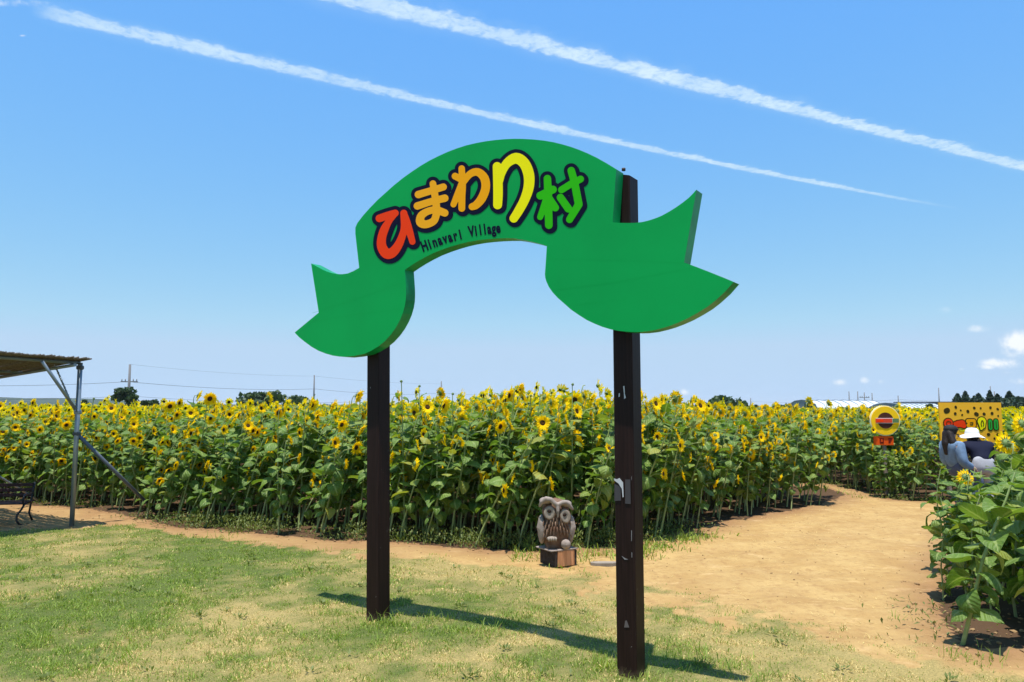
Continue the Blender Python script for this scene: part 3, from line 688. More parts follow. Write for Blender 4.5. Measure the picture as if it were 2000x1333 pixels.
def mass_plants(x, y, lo, top_only):
    k = rng.integers(0, len(PROTOS), len(x)); s = hmul(x, y) * np.where(np.array(x) > 5, .93, 1) * rng.normal(.99, .07, len(x)); rz = rng.normal(0, .3, len(x))
    for j, pr in enumerate(PROTOS):
        q_ = k == j
        if not q_.any(): continue
        PM = place_mats(x[q_], y[q_], s[q_], rz[q_]); tn = lambda: rng.random(q_.sum())
        if not lo: mass.add(*pr['stem'], 1, PM, tn())
        for kk, Mx in pr['leaves']:
            if top_only and Mx.translation.z < pr['H'] * top_only: continue
            m4 = PM @ np.array(Mx)
            if lo: mass.add(*LEAVES_LO[kk % 6], 0, m4, tn())
            else: mass.add(*LEAVES[kk][0], 0, m4, tn())
        for kk, Mx in pr['heads']:
            m4 = (PM @ np.array(Mx))[rng.random(len(PM)) < .8]
            tn = lambda: rng.random(len(m4))
            D, P_ = (HEADS_LO[kk % 3] if lo else HEADS[kk][:2])
            mass.add(D[0], D[1], D[2] + 3, m4, tn()); mass.add(P_[0], P_[1], 2, m4, tn())
near = rest_main[md[rest_main] < 1.9]; mid = rest_main[md[rest_main] >= 1.9]
mass_plants(mx[near], my[near], False, .3)
mass_plants(mx[mid], my[mid], True, .55)
rem = of[N_FAR:]; pf = px_np(fx, fy)[0]; hid = ((pf > 1675) & (pf < 1775) & (fy < 13.5)) | ((pf > 1790) & (pf < 1985) & (fy < 13.9)); rem = rem[~hid[rem]]; nf = fd[rem] < 1.6
mass_plants(fx[rem][nf], fy[rem][nf], False, .3); mass_plants(fx[rem][~nf], fy[rem][~nf], True, .55)
FARALL = (np.array([-19, 22, 52, -52.]), np.array([25.8, 25.8, 68, 68]))
ax_, ay_ = jgrid(FARALL, .52, (-52, 52), (25.8, 68)); vis = np.abs(ax_) < ay_ * .74; ax_, ay_ = ax_[vis], ay_[vis]
mass_plants(ax_, ay_, True, .72)
tag(link('sunflower_field', mesh_vt('sunflower_field', np.concatenate(mass.V), np.concatenate(mass.T), [M_LEAF, M_STEM, M_PETAL, M_DISC, M_BRACT], np.concatenate(mass.M),
         attrs={'tint': np.concatenate(mass.A)})), kind='stuff')
print('mass tris', sum(map(len, mass.T)))

# low weeds at the foot of the crop
wv = Mass(); WV = np.array([(0, 0, 0), (.5, -.22, .25), (1, 0, .3), (.5, .22, .25)]); WT = np.array([(0, 1, 2), (0, 2, 3)])
def weeds(n, PX, PY, spread, rr, zmax):
    i = rng.integers(0, len(PX) - 1, n); u = rng.random(n)
    x = PX[i] + (PX[i + 1] - PX[i]) * u; y = PY[i] + (PY[i + 1] - PY[i]) * u
    k = fbm(x, y, 1.7, 88, 3) > .47; x, y = x[k], y[k]; n = len(x)
    x = x + rng.normal(0, spread, n); y = y + np.abs(rng.normal(0, spread, n)) + .02
    s = rng.uniform(*rr, n); Mx = np.zeros((n, 4, 4)); Mx[:, 3, 3] = 1
    az = rng.uniform(0, 6.28, n); el = rng.uniform(-.2, 1.2, n)
    ex = np.stack([np.cos(az) * np.cos(el), np.sin(az) * np.cos(el), np.sin(el)], -1); ey = np.stack([-np.sin(az), np.cos(az), az * 0], -1); ez = np.cross(ex, ey)
    Mx[:, :3, 0] = ex * s[:, None]; Mx[:, :3, 1] = ey * s[:, None]; Mx[:, :3, 2] = ez * s[:, None]
    Mx[:, 0, 3] = x; Mx[:, 1, 3] = y; Mx[:, 2, 3] = ground_z(x, y) + rng.random(n) ** 1.6 * zmax
    wv.add(WV, WT, 0, Mx, rng.random(n))
sel = slice(5, 14); weeds(9000, FX[sel], FY[sel], .22, (.02, .05), .16)
weeds(2500, FX[:6], FY[:6], .2, (.02, .045), .08); weeds(1500, FRX, FRY, .15, (.02, .05), .08)
weeds(120, RIGHT_POLY[0][:2], RIGHT_POLY[1][:2], .2, (.02, .05), .05)
for _ in range(150):
    x0, y0 = rng.uniform(-4.5, 2.5), rng.uniform(4.0, 9.0)
    if lawn_cover(np.array([x0]), np.array([y0]))[0] < .6: continue
    n = int(rng.integers(6, 22)); az = rng.uniform(0, 6.28, n); el = rng.uniform(.05, .9, n); sz = rng.uniform(.018, .042, n); rr = rng.uniform(0, .05, n)
    Mx = np.zeros((n, 4, 4)); Mx[:, 3, 3] = 1
    ex = np.stack([np.cos(az) * np.cos(el), np.sin(az) * np.cos(el), np.sin(el)], -1); ey = np.stack([-np.sin(az), np.cos(az), az * 0], -1); ez = np.cross(ex, ey)
    Mx[:, :3, 0] = ex * sz[:, None]; Mx[:, :3, 1] = ey * sz[:, None]; Mx[:, :3, 2] = ez * sz[:, None]
    Mx[:, 0, 3] = x0 + rr * np.cos(az); Mx[:, 1, 3] = y0 + rr * np.sin(az); Mx[:, 2, 3] = ground_z(Mx[:, 0, 3], Mx[:, 1, 3]) + .012
    wv.add(WV, WT, 0, Mx, np.full(n, rng.random() * .35))
tag(link('weeds', mesh_vt('weeds', np.concatenate(wv.V), np.concatenate(wv.T), [M_WEED], np.concatenate(wv.M), attrs={'tint': np.concatenate(wv.A)})), kind='stuff')

# ------------------------------------------------------------------ the gateway sign
M_GREEN = pmat('sign green paint', (.0010, .375, .074), .5, .14, var=.12, vscale=1.2, bump=.05, bscale=3)
M_POST = bpy.data.materials.new('dark brown post paint'); M_POST.use_nodes = True; t = NT(M_POST.node_tree)
oc = t.n('ShaderNodeTexCoord').outputs['Object']
grain = t.noise(t.v('MULTIPLY', oc, (30, 30, 1.2)), 3, 4)
base = t.mix(t.ramp(grain, .3, .7), (.013, .0055, .0045), (.023, .010, .008))
chip = t.ramp(t.noise(t.v('MULTIPLY', oc, (1, 1, .6)), 38, 4, .6), .735, .755)
chip2 = t.ramp(t.noise(t.v('MULTIPLY', oc, (4, 4, .35)), 26, 3, .6), .735, .76)
base = t.mix(t.m('MAXIMUM', chip, t.m('MULTIPLY', chip2, .6)), base, (.42, .40, .40))
foot = t.ramp(t.m('ADD', t.n('ShaderNodeSeparateXYZ', i_0=oc).outputs[2], t.m('MULTIPLY', t.noise(oc, 45, 3), .1)), .11, .05)
base = t.mix(t.m('MULTIPLY', foot, .5), base, (.16, .115, .07))
p = t.n('ShaderNodeBsdfPrincipled', i_Base_Color=base, i_Roughness=t.m('ADD', .38, t.m('MULTIPLY', grain, .25))); p.inputs['Specular IOR Level'].default_value = .16
t.set(p.inputs['Normal'], t.n('ShaderNodeBump', i_Strength=.25, i_Distance=.004, i_Height=grain).outputs[0])
t.n('ShaderNodeOutputMaterial', i_Surface=p.outputs[0])
PL, PR = gnd(739, 1210), gnd(1233, 1318)
EX = (PR - PL); EX.z = 0; EX.normalize()
NN = Vector((EX.y, -EX.x, 0));  NN = NN if NN.y < 0 else -NN
GATE = empty('gateway_sign', (PL + PR) / 2, 0, label='green arched gateway sign with colourful lettering on two dark brown posts', cat='sign')
G0 = (PL + PR) / 2
def on_plane(px, py, off):
    """point on the upright plane through the posts, moved off towards the viewer"""
    d = ray(px, py); o = Vector((0, 0, EYE)); q0 = PL + NN * off
    k = (q0 - o).dot(NN) / d.dot(NN); return o + d * k - G0
TH = .10; FRONT = .0625 + TH
def gpost(base, topz, lean, chamfer):
    b = MB(); hw = .0625; c = .006
    prof = [(-hw + c, -hw), (hw - c, -hw), (hw, -hw + c), (hw, hw - c), (hw - c, hw), (-hw + c, hw), (-hw, hw - c), (-hw, -hw + c)]
    lv = []
    for (z, dx) in ((-.15, 0), (topz, lean)):
        lv.append([b.bm.verts.new(EX * (x + dx) + NN * -y + Vector((0, 0, z - (chamfer * (x + hw) / (2 * hw) if z > 1 else 0)))) for x, y in prof])
    for k in range(8): b.bm.faces.new((lv[0][k], lv[0][(k + 1) % 8], lv[1][(k + 1) % 8], lv[1][k]))
    b.bm.faces.new(lv[1]); b.bm.faces.new(lv[0][::-1]); bmesh.ops.recalc_face_normals(b.bm, faces=b.bm.faces[:])
    return b.build('post', M_POST, GATE, Matrix.Translation(base - G0))
topR = (on_plane(1232, 338, .0)).z + G0.z
post_l = gpost(PL, 2.75, -.055, .0)
post_r = gpost(PR, topR, .0, .035)
OUT = [(694, 445), (694, 457), (701.5, 523.6), (690, 530), (679, 534.6), (669, 536), (660, 536), (649, 534), (639, 531), (630, 527), (622, 522.6), (607.6, 515), (622.5, 611), (575.5, 650), (584, 659), (594.5, 667.5), (608, 677.5), (622, 685.5),
       (636, 691), (650, 695), (662, 696.8), (674, 697.5), (693, 695.5), (712, 691.6), (726, 685), (739, 677), (752, 666.5), (763.6, 653.7), (773, 640.5), (781, 626), (786.5, 612.5), (790.5, 598.5), (792.5, 586), (793, 574), (792.8, 562), (792, 550), (790.5, 527.7),
       (801.5, 520), (815, 511.5), (829, 503.6), (846, 495), (863.6, 488), (881, 482), (898, 477), (915, 473), (932.6, 470), (950, 468), (967, 466.6), (985, 465.8), (1001.6, 465.8), (1013, 467.3), (1024, 469.3), (1045, 474), (1068, 481), (1066, 512), (1064.3, 536.4), (1065, 543), (1067, 550), (1072, 561),
       (1079, 571), (1089, 582), (1100, 591.6), (1115, 605), (1131, 616), (1146, 625.5), (1162, 633), (1177, 639), (1193, 643.8), (1210, 646.8), (1227.7, 648.5), (1241, 649), (1255, 648.7), (1273, 646.5), (1290, 642.5), (1307, 637.5), (1324, 631), (1343, 622.5), (1362, 612), (1380, 601),
       (1396.7, 588), (1416, 570.5), (1433, 551), (1410, 541.5), (1385, 531.5), (1360, 521.8), (1336, 513), (1360, 371), (1353, 379), (1345, 387), (1333, 396.5), (1321, 405), (1307, 413.8), (1293, 421.5), (1281, 426.5), (1269, 430.5), (1255, 434), (1241.5, 435.6), (1228, 436), (1214, 435.8), (1196.6, 434.6),
       (1200, 382), (1203.6, 331), (1185, 319.5), (1165.6, 308.6), (1148, 300.2), (1131, 293), (1114, 287), (1096.6, 282), (1080, 278), (1062, 275), (1041, 272.8), (1020.7, 271.7), (1005, 271.5), (986, 272.3), (967, 274), (950, 276.2), (932.6, 279.3), (911, 284.3), (891, 290.7), (874, 297.3), (857, 305), (839, 314),
       (822, 324), (805, 335.3), (787.7, 347.6), (770, 361.8), (753, 377), (737, 391.5), (722, 407), (709, 421.5), (698, 436)]
b = MB()
fv = [b.bm.verts.new(on_plane(x, y, FRONT)) for x, y in OUT]; bv = [b.bm.verts.new(v.co - NN * (TH - .002)) for v in fv]
ff = b.bm.faces.new(fv); fb = b.bm.faces.new(bv[::-1])
for i in range(len(fv)):
    j = (i + 1) % len(fv); f = b.bm.faces.new((fv[j], fv[i], bv[i], bv[j]))
bmesh.ops.recalc_face_normals(b.bm, faces=b.bm.faces[:])
for f in b.bm.faces: f.material_index = 0 if f in (ff, fb) else 1
bmesh.ops.triangulate(b.bm, faces=[ff, fb])
board = b.build('sign_board', [M_GREEN, pmat('sign edge sky-tinted gloss paint', (.0015, .33, .095), .36, .22, var=.35, vscale=5, bump=.15, bscale=9)], GATE)  # edges are the same green; their teal shift paints in the sky's reflection
# faint joints between the panels of the two lower wings
msm = pmat('panel joint', (.0012, .355, .062), .5, .12)
for pl in ([(1070, 505.5), (1200, 508.5), (1334, 513.5)], [(1082, 567), (1200, 552), (1355, 523)], [(1122, 596), (1180, 590), (1222, 585)], [(610, 612), (700, 583), (785, 553)], [(603, 629), (700, 614), (784, 604)]):
    b = MB()
    for (p0, p1) in zip(pl, pl[1:]):
        b.poly([on_plane(p0[0], p0[1] - .22, FRONT + .0008), on_plane(p0[0], p0[1] + .22, FRONT + .0008), on_plane(p1[0], p1[1] + .22, FRONT + .0008), on_plane(p1[0], p1[1] - .22, FRONT + .0008)])
    b.build('panel_joint', msm, board)

# flat lettering: the area inside brush strokes of varying width, as a smooth-edged sheet
def strokes_field(strokes, xs, ys):
    X_, Y_ = np.meshgrid(xs, ys); best = np.full(X_.shape, 1e9)
    for st in strokes:
        st = st if len(st) > 1 else [st[0], st[0]]
        for (ax, ay, ar), (bx, by, br) in zip(st, st[1:]):
            L2 = (bx - ax) ** 2 + (by - ay) ** 2 + 1e-9
            u = np.clip(((X_ - ax) * (bx - ax) + (Y_ - ay) * (by - ay)) / L2, 0, 1)
            best = np.minimum(best, np.hypot(X_ - ax - u * (bx - ax), Y_ - ay - u * (by - ay)) - (ar + (br - ar) * u))
    return best
def smooth(st, n=4):
    """Catmull-Rom through a stroke's points"""
    if len(st) < 3: return st
    P = [np.array(p, float) for p in st]; P = [2 * P[0] - P[1]] + P + [2 * P[-1] - P[-2]]; o = []
    for i in range(1, len(P) - 2):
        a, b, c, d = P[i - 1:i + 3]
        for k in range(n):
            t_ = k / n; o.append(tuple(.5 * (2 * b + (c - a) * t_ + (2 * a - 5 * b + 4 * c - d) * t_ ** 2 + (3 * b - 3 * c + d - a) * t_ ** 3)))
    return o + [tuple(P[-2])]
def contour_mesh(Fd, xs, ys):
    """polygons covering Fd < 0"""
    V, Fc, cache = [], [], {}
    def vid(key, co):
        if key not in cache: cache[key] = len(V); V.append(co)
        return cache[key]
    ins = Fd < 0
    cnt = ins[:-1, :-1].astype(int) + ins[:-1, 1:] + ins[1:, 1:] + ins[1:, :-1]
    for j in range(cnt.shape[0]):
        i = 0; row = cnt[j]
        while i < len(row):
            if row[i] == 4:
                k = i
                while k + 1 < len(row) and row[k + 1] == 4: k += 1
                up_ = [vid(('c', q_, j), (xs[q_], ys[j])) for q_ in range(i, k + 2)]; dn_ = [vid(('c', q_, j + 1), (xs[q_], ys[j + 1])) for q_ in range(k + 1, i - 1, -1)]
                Fc.append(up_ + dn_); i = k + 1; continue
            if row[i]:
                cs = [(i, j), (i + 1, j), (i + 1, j + 1), (i, j + 1)]; poly = []
                for a in range(4):
                    (i0, j0), (i1, j1) = cs[a], cs[(a + 1) % 4]; f0, f1 = Fd[j0, i0], Fd[j1, i1]
                    if f0 < 0: poly.append(vid(('c', i0, j0), (xs[i0], ys[j0])))
                    if (f0 < 0) != (f1 < 0):
                        u = f0 / (f0 - f1); key = ('e', min((i0, j0), (i1, j1)), max((i0, j0), (i1, j1)))
                        poly.append(vid(key, (xs[i0] + (xs[i1] - xs[i0]) * u, ys[j0] + (ys[j1] - ys[j0]) * u)))
                if len(poly) > 2: Fc.append(poly)
            i += 1
    return V, Fc
def sheet(name, strokes, mat, place, grow=0, step=1.0, parent=None, extra=None):
    """place(x, y) -> 3-D point; strokes in the same x, y"""
    pts = [q_ for st in strokes for q_ in st]; pad = grow + max(q_[2] for q_ in pts) + 2 * step
    xs = np.arange(min(q_[0] for q_ in pts) - pad, max(q_[0] for q_ in pts) + pad, step); ys = np.arange(min(q_[1] for q_ in pts) - pad, max(q_[1] for q_ in pts) + pad, step)
    V, Fc = contour_mesh(strokes_field(strokes, xs, ys) - grow, xs, ys)
    me = bpy.data.meshes.new(name); me.from_pydata([place(*v) for v in V], [], Fc); me.materials.append(mat)
    me.validate()
    return link(name, me, parent)
def paint(name, rgb): return pmat(name, rgb, .55, .12)
P_NAVY, P_RED, P_OR1, P_OR2, P_YEL, P_LIME = paint('navy paint', (.003, .003, .022)), paint('red paint', (.95, .050, .003)), paint('amber paint', (1.0, .42, .010)), paint('orange paint', (1.0, .40, .001)), paint('yellow paint', (1.0, .87, .001)), paint('lime paint', (.03, .50, .003))
z5 = lambda st: [(690 + x * .2026, 270 + y * .2026, r * .2026) for x, y, r in st]
z6 = lambda st: [(950 + x * .2026, 270 + y * .2026, r * .2026) for x, y, r in st]
HI = [z5(smooth([(252, 775, 37), (330, 748, 37), (404, 724, 34)])), z5(smooth([(404, 724, 32), (350, 795, 30), (305, 870, 40), (275, 960, 42), (275, 1045, 46), (318, 1112, 50), (375, 1105, 48), (430, 1040, 42), (470, 950, 36), (492, 860, 34), (487, 725, 34)])), z5(smooth([(487, 725, 32), (515, 810, 36), (545, 910, 34), (570, 1000, 30)]))]
MA = [z5(smooth([(628, 545, 36), (760, 505, 34), (868, 472, 34)])), z5(smooth([(618, 655, 36), (760, 610, 34), (882, 580, 36)])), z5(smooth([(768, 440, 32), (785, 540, 34), (800, 650, 36), (802, 735, 36)])),
      z5(smooth([(802, 735, 36), (775, 800, 36), (700, 832, 38), (648, 812, 42), (655, 750, 38), (720, 706, 34), (800, 694, 36), (882, 722, 36)]))]
WA = [z5(smooth([(1045, 294, 31), (1052, 450, 34), (1047, 560, 34), (1046, 678, 33)])), z5([(982, 368, 33), (1046, 402, 32)]), z5(smooth([(1050, 430, 32), (1005, 545, 32), (966, 640, 29)])),
      z5(smooth([(1058, 430, 30), (1125, 348, 34), (1200, 328, 38), (1263, 385, 42), (1276, 480, 42), (1240, 580, 42), (1185, 645, 38), (1146, 662, 34)]))]
RI = [z6(smooth([(104, 275, 43), (110, 400, 46), (112, 540, 46), (108, 644, 43)])), z6(smooth([(128, 420, 32), (150, 330, 38), (200, 242, 44), (285, 195, 52), (362, 240, 52), (408, 350, 52), (408, 470, 50), (370, 590, 46), (312, 700, 44), (264, 775, 41)]))]
MURA1 = [z6([(588, 392, 36), (596, 560, 38), (602, 840, 37)]), z6([(520, 556, 38), (642, 497, 37)]), z6(smooth([(585, 570, 34), (548, 680, 32), (518, 762, 29)])), z6([(612, 590, 34), (664, 672, 36)])]
MURA2 = [z6([(724, 500, 33), (820, 440, 33), (908, 396, 33)]), z6([(818, 315, 36), (850, 430, 37), (890, 640, 38), (802, 786, 34)]), z6([(714, 574, 36), (790, 682, 37)])]
ap = lambda off: (lambda x, y: on_plane(x, y, FRONT + off))
outline = []
for st in HI + MA + WA + RI + MURA1 + MURA2: outline.append([(x, y, r + 7.3) for x, y, r in st]); outline.append([(x + 2.2, y + 2.2, r + 7.0) for x, y, r in st])
sheet('letter_outline', outline, P_NAVY, ap(.0015), parent=board)
for st, m_ in ((HI, P_RED), (MA, P_OR1), (WA, P_OR2), (RI, P_YEL), (MURA1 + MURA2, P_LIME)):
    sheet('letter', st, m_, ap(.003), parent=board)
def letters(text, base, heights, mat, place, parent, cond=.62, wt=.0, name='small_letter'):
    """single characters set along a base line of pixel points; base[i] = (x, y, angle)"""
    dg = None
    for ch, (bx, by, ang), hgt in zip(text, base, heights):
        cu = bpy.data.curves.new('glyph', 'FONT'); cu.body = ch; cu.offset = wt; cu.align_x = 'CENTER'; cu.resolution_u = 4
        o = bpy.data.objects.new('glyph', cu); COL.objects.link(o)
        dg = bpy.context.evaluated_depsgraph_get(); me = bpy.data.meshes.new_from_object(o.evaluated_get(dg))
        bpy.data.objects.remove(o); bpy.data.curves.remove(cu)
        ca, sa = math.cos(ang), math.sin(ang)
        for v in me.vertices:
            gx_, gy_ = v.co.x * hgt * cond * 1.4, v.co.y * hgt * 1.4
            v.co = place(bx + gx_ * ca + gy_ * sa, by + gx_ * sa - gy_ * ca)
        me.materials.clear(); me.materials.append(mat); link(name, me, parent)
W1, W2 = 'Hinavari', 'Village'
bl = []
for i, x in enumerate(np.linspace(700, 1040, 8)): bl.append((690 + x * .2026, 270 + np.interp(x, [690, 870, 1050], [1088, 1018, 970]) * .2026, -R(19 - i * .9)))
for i, x in enumerate(np.linspace(1145, 1400, 7)): bl.append((690 + x * .2026, 270 + np.interp(x, [1125, 1270, 1415], [948, 925, 911]) * .2026, -R(9 - i * .7)))
letters(W1 + W2, bl, [20] * 15, P_NAVY, ap(.0015), board, cond=.64, wt=.042)
# tape, torn paper and scuffs on the right post
def on_post(px, py, off=.0625 + .0015): return on_plane(px, py, off)
mtape, mpaper, mscuf = pmat('grey tape', (.06, .052, .055), .45, .3), pmat('torn white paper', (.55, .54, .54), .7, .2), pmat('scuffed paint', (.30, .28, .28), .7, .2)
def patch(name, pts, mat, par, off=.0045):
    b = MB(); a = [b.bm.verts.new(on_post(x, y, .0625 + off)) for x, y in pts]; c = [b.bm.verts.new(on_post(x, y, .0625 + .0005)) for x, y in pts]
    b.bm.faces.new(a); 
    for i in range(len(a)): b.bm.faces.new((a[i], a[(i + 1) % len(a)], c[(i + 1) % len(a)], c[i]))
    bmesh.ops.recalc_face_normals(b.bm, faces=b.bm.faces[:])
    o = b.build(name, mat, par); o.matrix_local = post_r.matrix_local.inverted(); return o
patch('tape', [(1200, 945), (1212, 951), (1213, 978), (1200, 979)], mtape, post_r)
patch('tape', [(1221, 937), (1231, 937), (1232, 985), (1221, 984)], mtape, post_r)
patch('torn_paper', [(1199, 935), (1205, 936.5), (1210, 934), (1217, 943), (1218, 971), (1216, 972), (1214.5, 955), (1208, 945), (1200, 939)], mpaper, post_r, .007)
patch('torn_paper', [(1217, 755), (1219.5, 754), (1220.5, 770), (1222.5, 777), (1219, 780), (1218.5, 768)], mpaper, post_r)
patch('torn_paper', [(1208.5, 769), (1210.5, 768), (1210.5, 775), (1208, 776)], mpaper, post_r)
patch('scuff', [(1214, 1086), (1221, 1091), (1227, 1093), (1220, 1093.5)], mscuf, post_r, .003)
patch('scuff', [(1233, 1036), (1234.2, 1037), (1234, 1056), (1233.2, 1058)], mscuf, post_r, .003)
patch('scuff', [(1233.5, 1079), (1234.6, 1080), (1234.6, 1089), (1233.8, 1090)], mscuf, post_r, .003)
patch('scuff', [(1221, 1213), (1224, 1212), (1229, 1226), (1219, 1226)], pmat('worn paint', (.12, .10, .095), .7, .2), post_r, .003)
bcap = MB(); bcap.tube([on_plane(1218, 334, .01), on_plane(1218, 329, .01)], .012, 6); bcap.build('bolt', pmat('rusty bolt', (.05, .03, .025), .7), GATE)

# ------------------------------------------------------------------ owl carving on its block
M_WOOD = pmat('weathered carved wood', (.22, .135, .09), .8, .25, var=.6, vscale=9, base2=(.11, .052, .028), bump=.5, bscale=30)
M_WOODL = pmat('pale bare wood', (.35, .29, .235), .8, .2, var=.35, vscale=14, bump=.3, bscale=30)
M_WOODT = pmat('sun greyed wood', (.37, .30, .255), .85, .2, var=.4, vscale=12, bump=.4, bscale=34)
M_WOODF = pmat('carved feather wood', (.26, .175, .125), .85, .2, var=.55, vscale=10, base2=(.13, .068, .042), bump=.4, bscale=34)
M_PUP = pmat('burnt dark wood', (.03, .016, .012), .8, .2)
gb_ = gnd(1087, 1106); OY = gb_.y + .12
blk = empty('wooden_block', (gb_.x, OY, 0), R(31), label='rough wooden block with orange front and dark side under the owl carving', cat='wooden block')
mor = bpy.data.materials.new('fresh sawn timber'); mor.use_nodes = True; t = NT(mor.node_tree)
oc = t.n('ShaderNodeTexCoord').outputs['Object']
wg = t.noise(t.v('MULTIPLY', oc, (34, 34, 2)), 2, 4, .6)
p = t.n('ShaderNodeBsdfPrincipled', i_Base_Color=t.mix(t.ramp(wg, .35, .65), (.66, .31, .14), (.42, .18, .075)), i_Roughness=.8); t.n('ShaderNodeOutputMaterial', i_Surface=p.outputs[0])
mdk = pmat('old dark timber', (.055, .042, .036), .9, .2, var=.5, vscale=20, bump=.6, bscale=24)

b = MB(); b.box((.03, -.005, .07), (.20, .27, .15), bev=.004); b.build('beam', mor, blk)
b = MB(); b.box((-.085, 0, .07), (.026, .276, .152), bev=.005); b.build('side_board', mdk, blk)
b = MB(); b.box((.148, 0, .068), (.03, .262, .146), bev=.004); b.build('end_strip', mdk, blk)
b = MB(); b.box((.01, 0, .153), (.315, .285, .012), bev=.003); b.build('top_board', M_WOODT, blk)
owl = empty('owl_statue', (gb_.x, OY, .16), R(4), label='carved wooden owl statue with heavy brows and pale round eyes on a wooden block', cat='statue')
b = MB()
b.ball((0, 0, .17), (.158, .125, .185)); b.ball((.0, .0, .10), (.142, .115, .12)); b.ball((0, .01, .36), (.142, .115, .125)); b.ball((0, .01, .27), (.145, .115, .12)); b.box((0, 0, .022), (.20, .17, .05))
o = b.build('body', M_WOOD, owl)
def remesh(o, vox, it=4):
    m_ = o.modifiers.new('r', 'REMESH'); m_.mode = 'VOXEL'; m_.voxel_size = vox; m_.use_smooth_shade = True
    s_ = o.modifiers.new('s', 'SMOOTH'); s_.iterations = it; s_.factor = .5
    return baked(o)
remesh(o, .010)
b = MB()
pts = [(-.168, -.075, .405), (-.15, -.10, .455), (-.105, -.115, .487), (-.06, -.12, .478), (-.025, -.125, .445), (.005, -.128, .428), (.04, -.125, .446), (.08, -.115, .452), (.115, -.10, .432), (.145, -.085, .395), (.168, -.07, .372)]
b.tube(pts, [.014, .024, .028, .026, .024, .024, .023, .023, .022, .02, .012], 10)
b.tube([(.005, -.128, .43), (.004, -.145, .37), (.004, -.14, .305)], [.022, .018, .010], 8)
for p_ in ((-.10, -.03, .46), (.09, -.03, .43)): b.ball(p_, (.07, .09, .035))
o = b.build('brow', M_WOODT, owl); remesh(o, .008, 3)
for (x, z, rx_, rz_, rot) in ((-.074, .352, .054, .062, .15), (.080, .318, .050, .066, -.22)):
    M_ = Matrix.Translation((x, -.112, z)) @ Matrix.Rotation(rot, 4, 'Y') @ Matrix.Rotation(x * 2.2, 4, 'Z')
    b = MB(); n = 24; rings = []
    for k_, yy in ((1.0, .02), (1.0, -.012), (.86, -.016), (.5, -.008), (.0, -.006)):      # a shallow carved dish
        rings.append([b.bm.verts.new((rx_ * k_ * math.cos(a), yy, rz_ * k_ * math.sin(a))) for a in np.linspace(0, 6.2832, n + 1)[:-1]] if k_ else [b.bm.verts.new((0, yy, 0))] * n)
    for A_, B_ in zip(rings, rings[1:]):
        for k in range(n):
            vs = list(dict.fromkeys((A_[k], A_[(k + 1) % n], B_[(k + 1) % n], B_[k])))
            b.bm.faces.new(vs).smooth = True
    bmesh.ops.recalc_face_normals(b.bm, faces=b.bm.faces[:]); e = b.build('eye', M_WOODL, owl, M_)
    b = MB(); b.ball((-.004, -.009, .014), (.021, .008, .016)); b.build('pupil', M_PUP, e)
    b = MB(); b.tube([(rx_ * 1.06 * math.cos(a), -.006, rz_ * 1.06 * math.sin(a)) for a in np.linspace(-math.pi, math.pi, 25)], .005, 6, cap=False); b.build('eye_rim', M_WOODF, e)
for sx in (-1, 1):
    b = MB(); b.ball((sx * .142, -.02, .18), (.042, .085, .15)); b.tube([(sx * .15, -.045, .30), (sx * .168, -.055, .2), (sx * .15, -.05, .06)], [.025, .03, .012], 8)
    o = b.build('wing', M_WOODT, owl); remesh(o, .008, 3)
b = MB(); r_ = random.Random(3)
for row in range(3):
    for k in range(9):
        u = (k - 4 + (row % 2) * .5) / 4.3; x = u * .135 + r_.uniform(-.004, .004); z = .292 - row * .05 - .05 * u * u + r_.uniform(-.01, .01); y = -.118 * math.sqrt(max(0, 1 - (x / .175) ** 2)) - .004
        b.tube([(x, y, z + .035), (x * 1.03, y - .006, z), (x * 1.05 + u * .01, y - .004, z - .045), (x * 1.04 + u * .015, y + .012, z - .07)], [.005, .0085, .007, .002], 6)
b.build('chest_feathers', M_WOODF, owl)['kind'] = 'stuff'
b = MB(); b.ball((-.055, -.125, .105), (.052, .03, .022))
for k in range(4): b.tube([(-.09 + k * .024, -.135, .115), (-.088 + k * .0235, -.158, .108), (-.086 + k * .023, -.158, .085)], [.011, .0125, .007], 7)
b.build('foot', M_WOODL, owl)
b = MB(); b.ball((.085, -.115, .046), (.05, .048, .05)); b.tube([(.085, -.16, .05), (.085, -.162, .04)], [.012, .008], 8); b.build('foot', M_WOODT, owl)

g = gnd(1180, 1103)
b = MB(); ring = [(.13 * math.cos(a) * (1 + .15 * math.sin(3 * a)), .05 * math.sin(a) * (1 + .1 * math.cos(2 * a))) for a in np.linspace(0, 6.283, 15)[:-1]]
for z0, z1, k0, k1 in ((-.02, .018, 1, 1), (.018, .024, 1, .93)):
    for i in range(14):
        (a0, c0), (a1, c1) = ring[i], ring[(i + 1) % 14]; b.poly([(a0 * k0, c0 * k0, z0), (a1 * k0, c1 * k0, z0), (a1 * k1, c1 * k1, z1), (a0 * k1, c0 * k1, z1)])
b.poly([(x * .93, y * .93, .024) for x, y in ring])
tag(b.build('flat_stone', pmat('pale stone', (.31, .26, .21), .9, .2, var=.3), None, Matrix.Translation((g.x, g.y, 0))), 'flat pale stone half sunk in earth between owl and right gate post', 'stone')

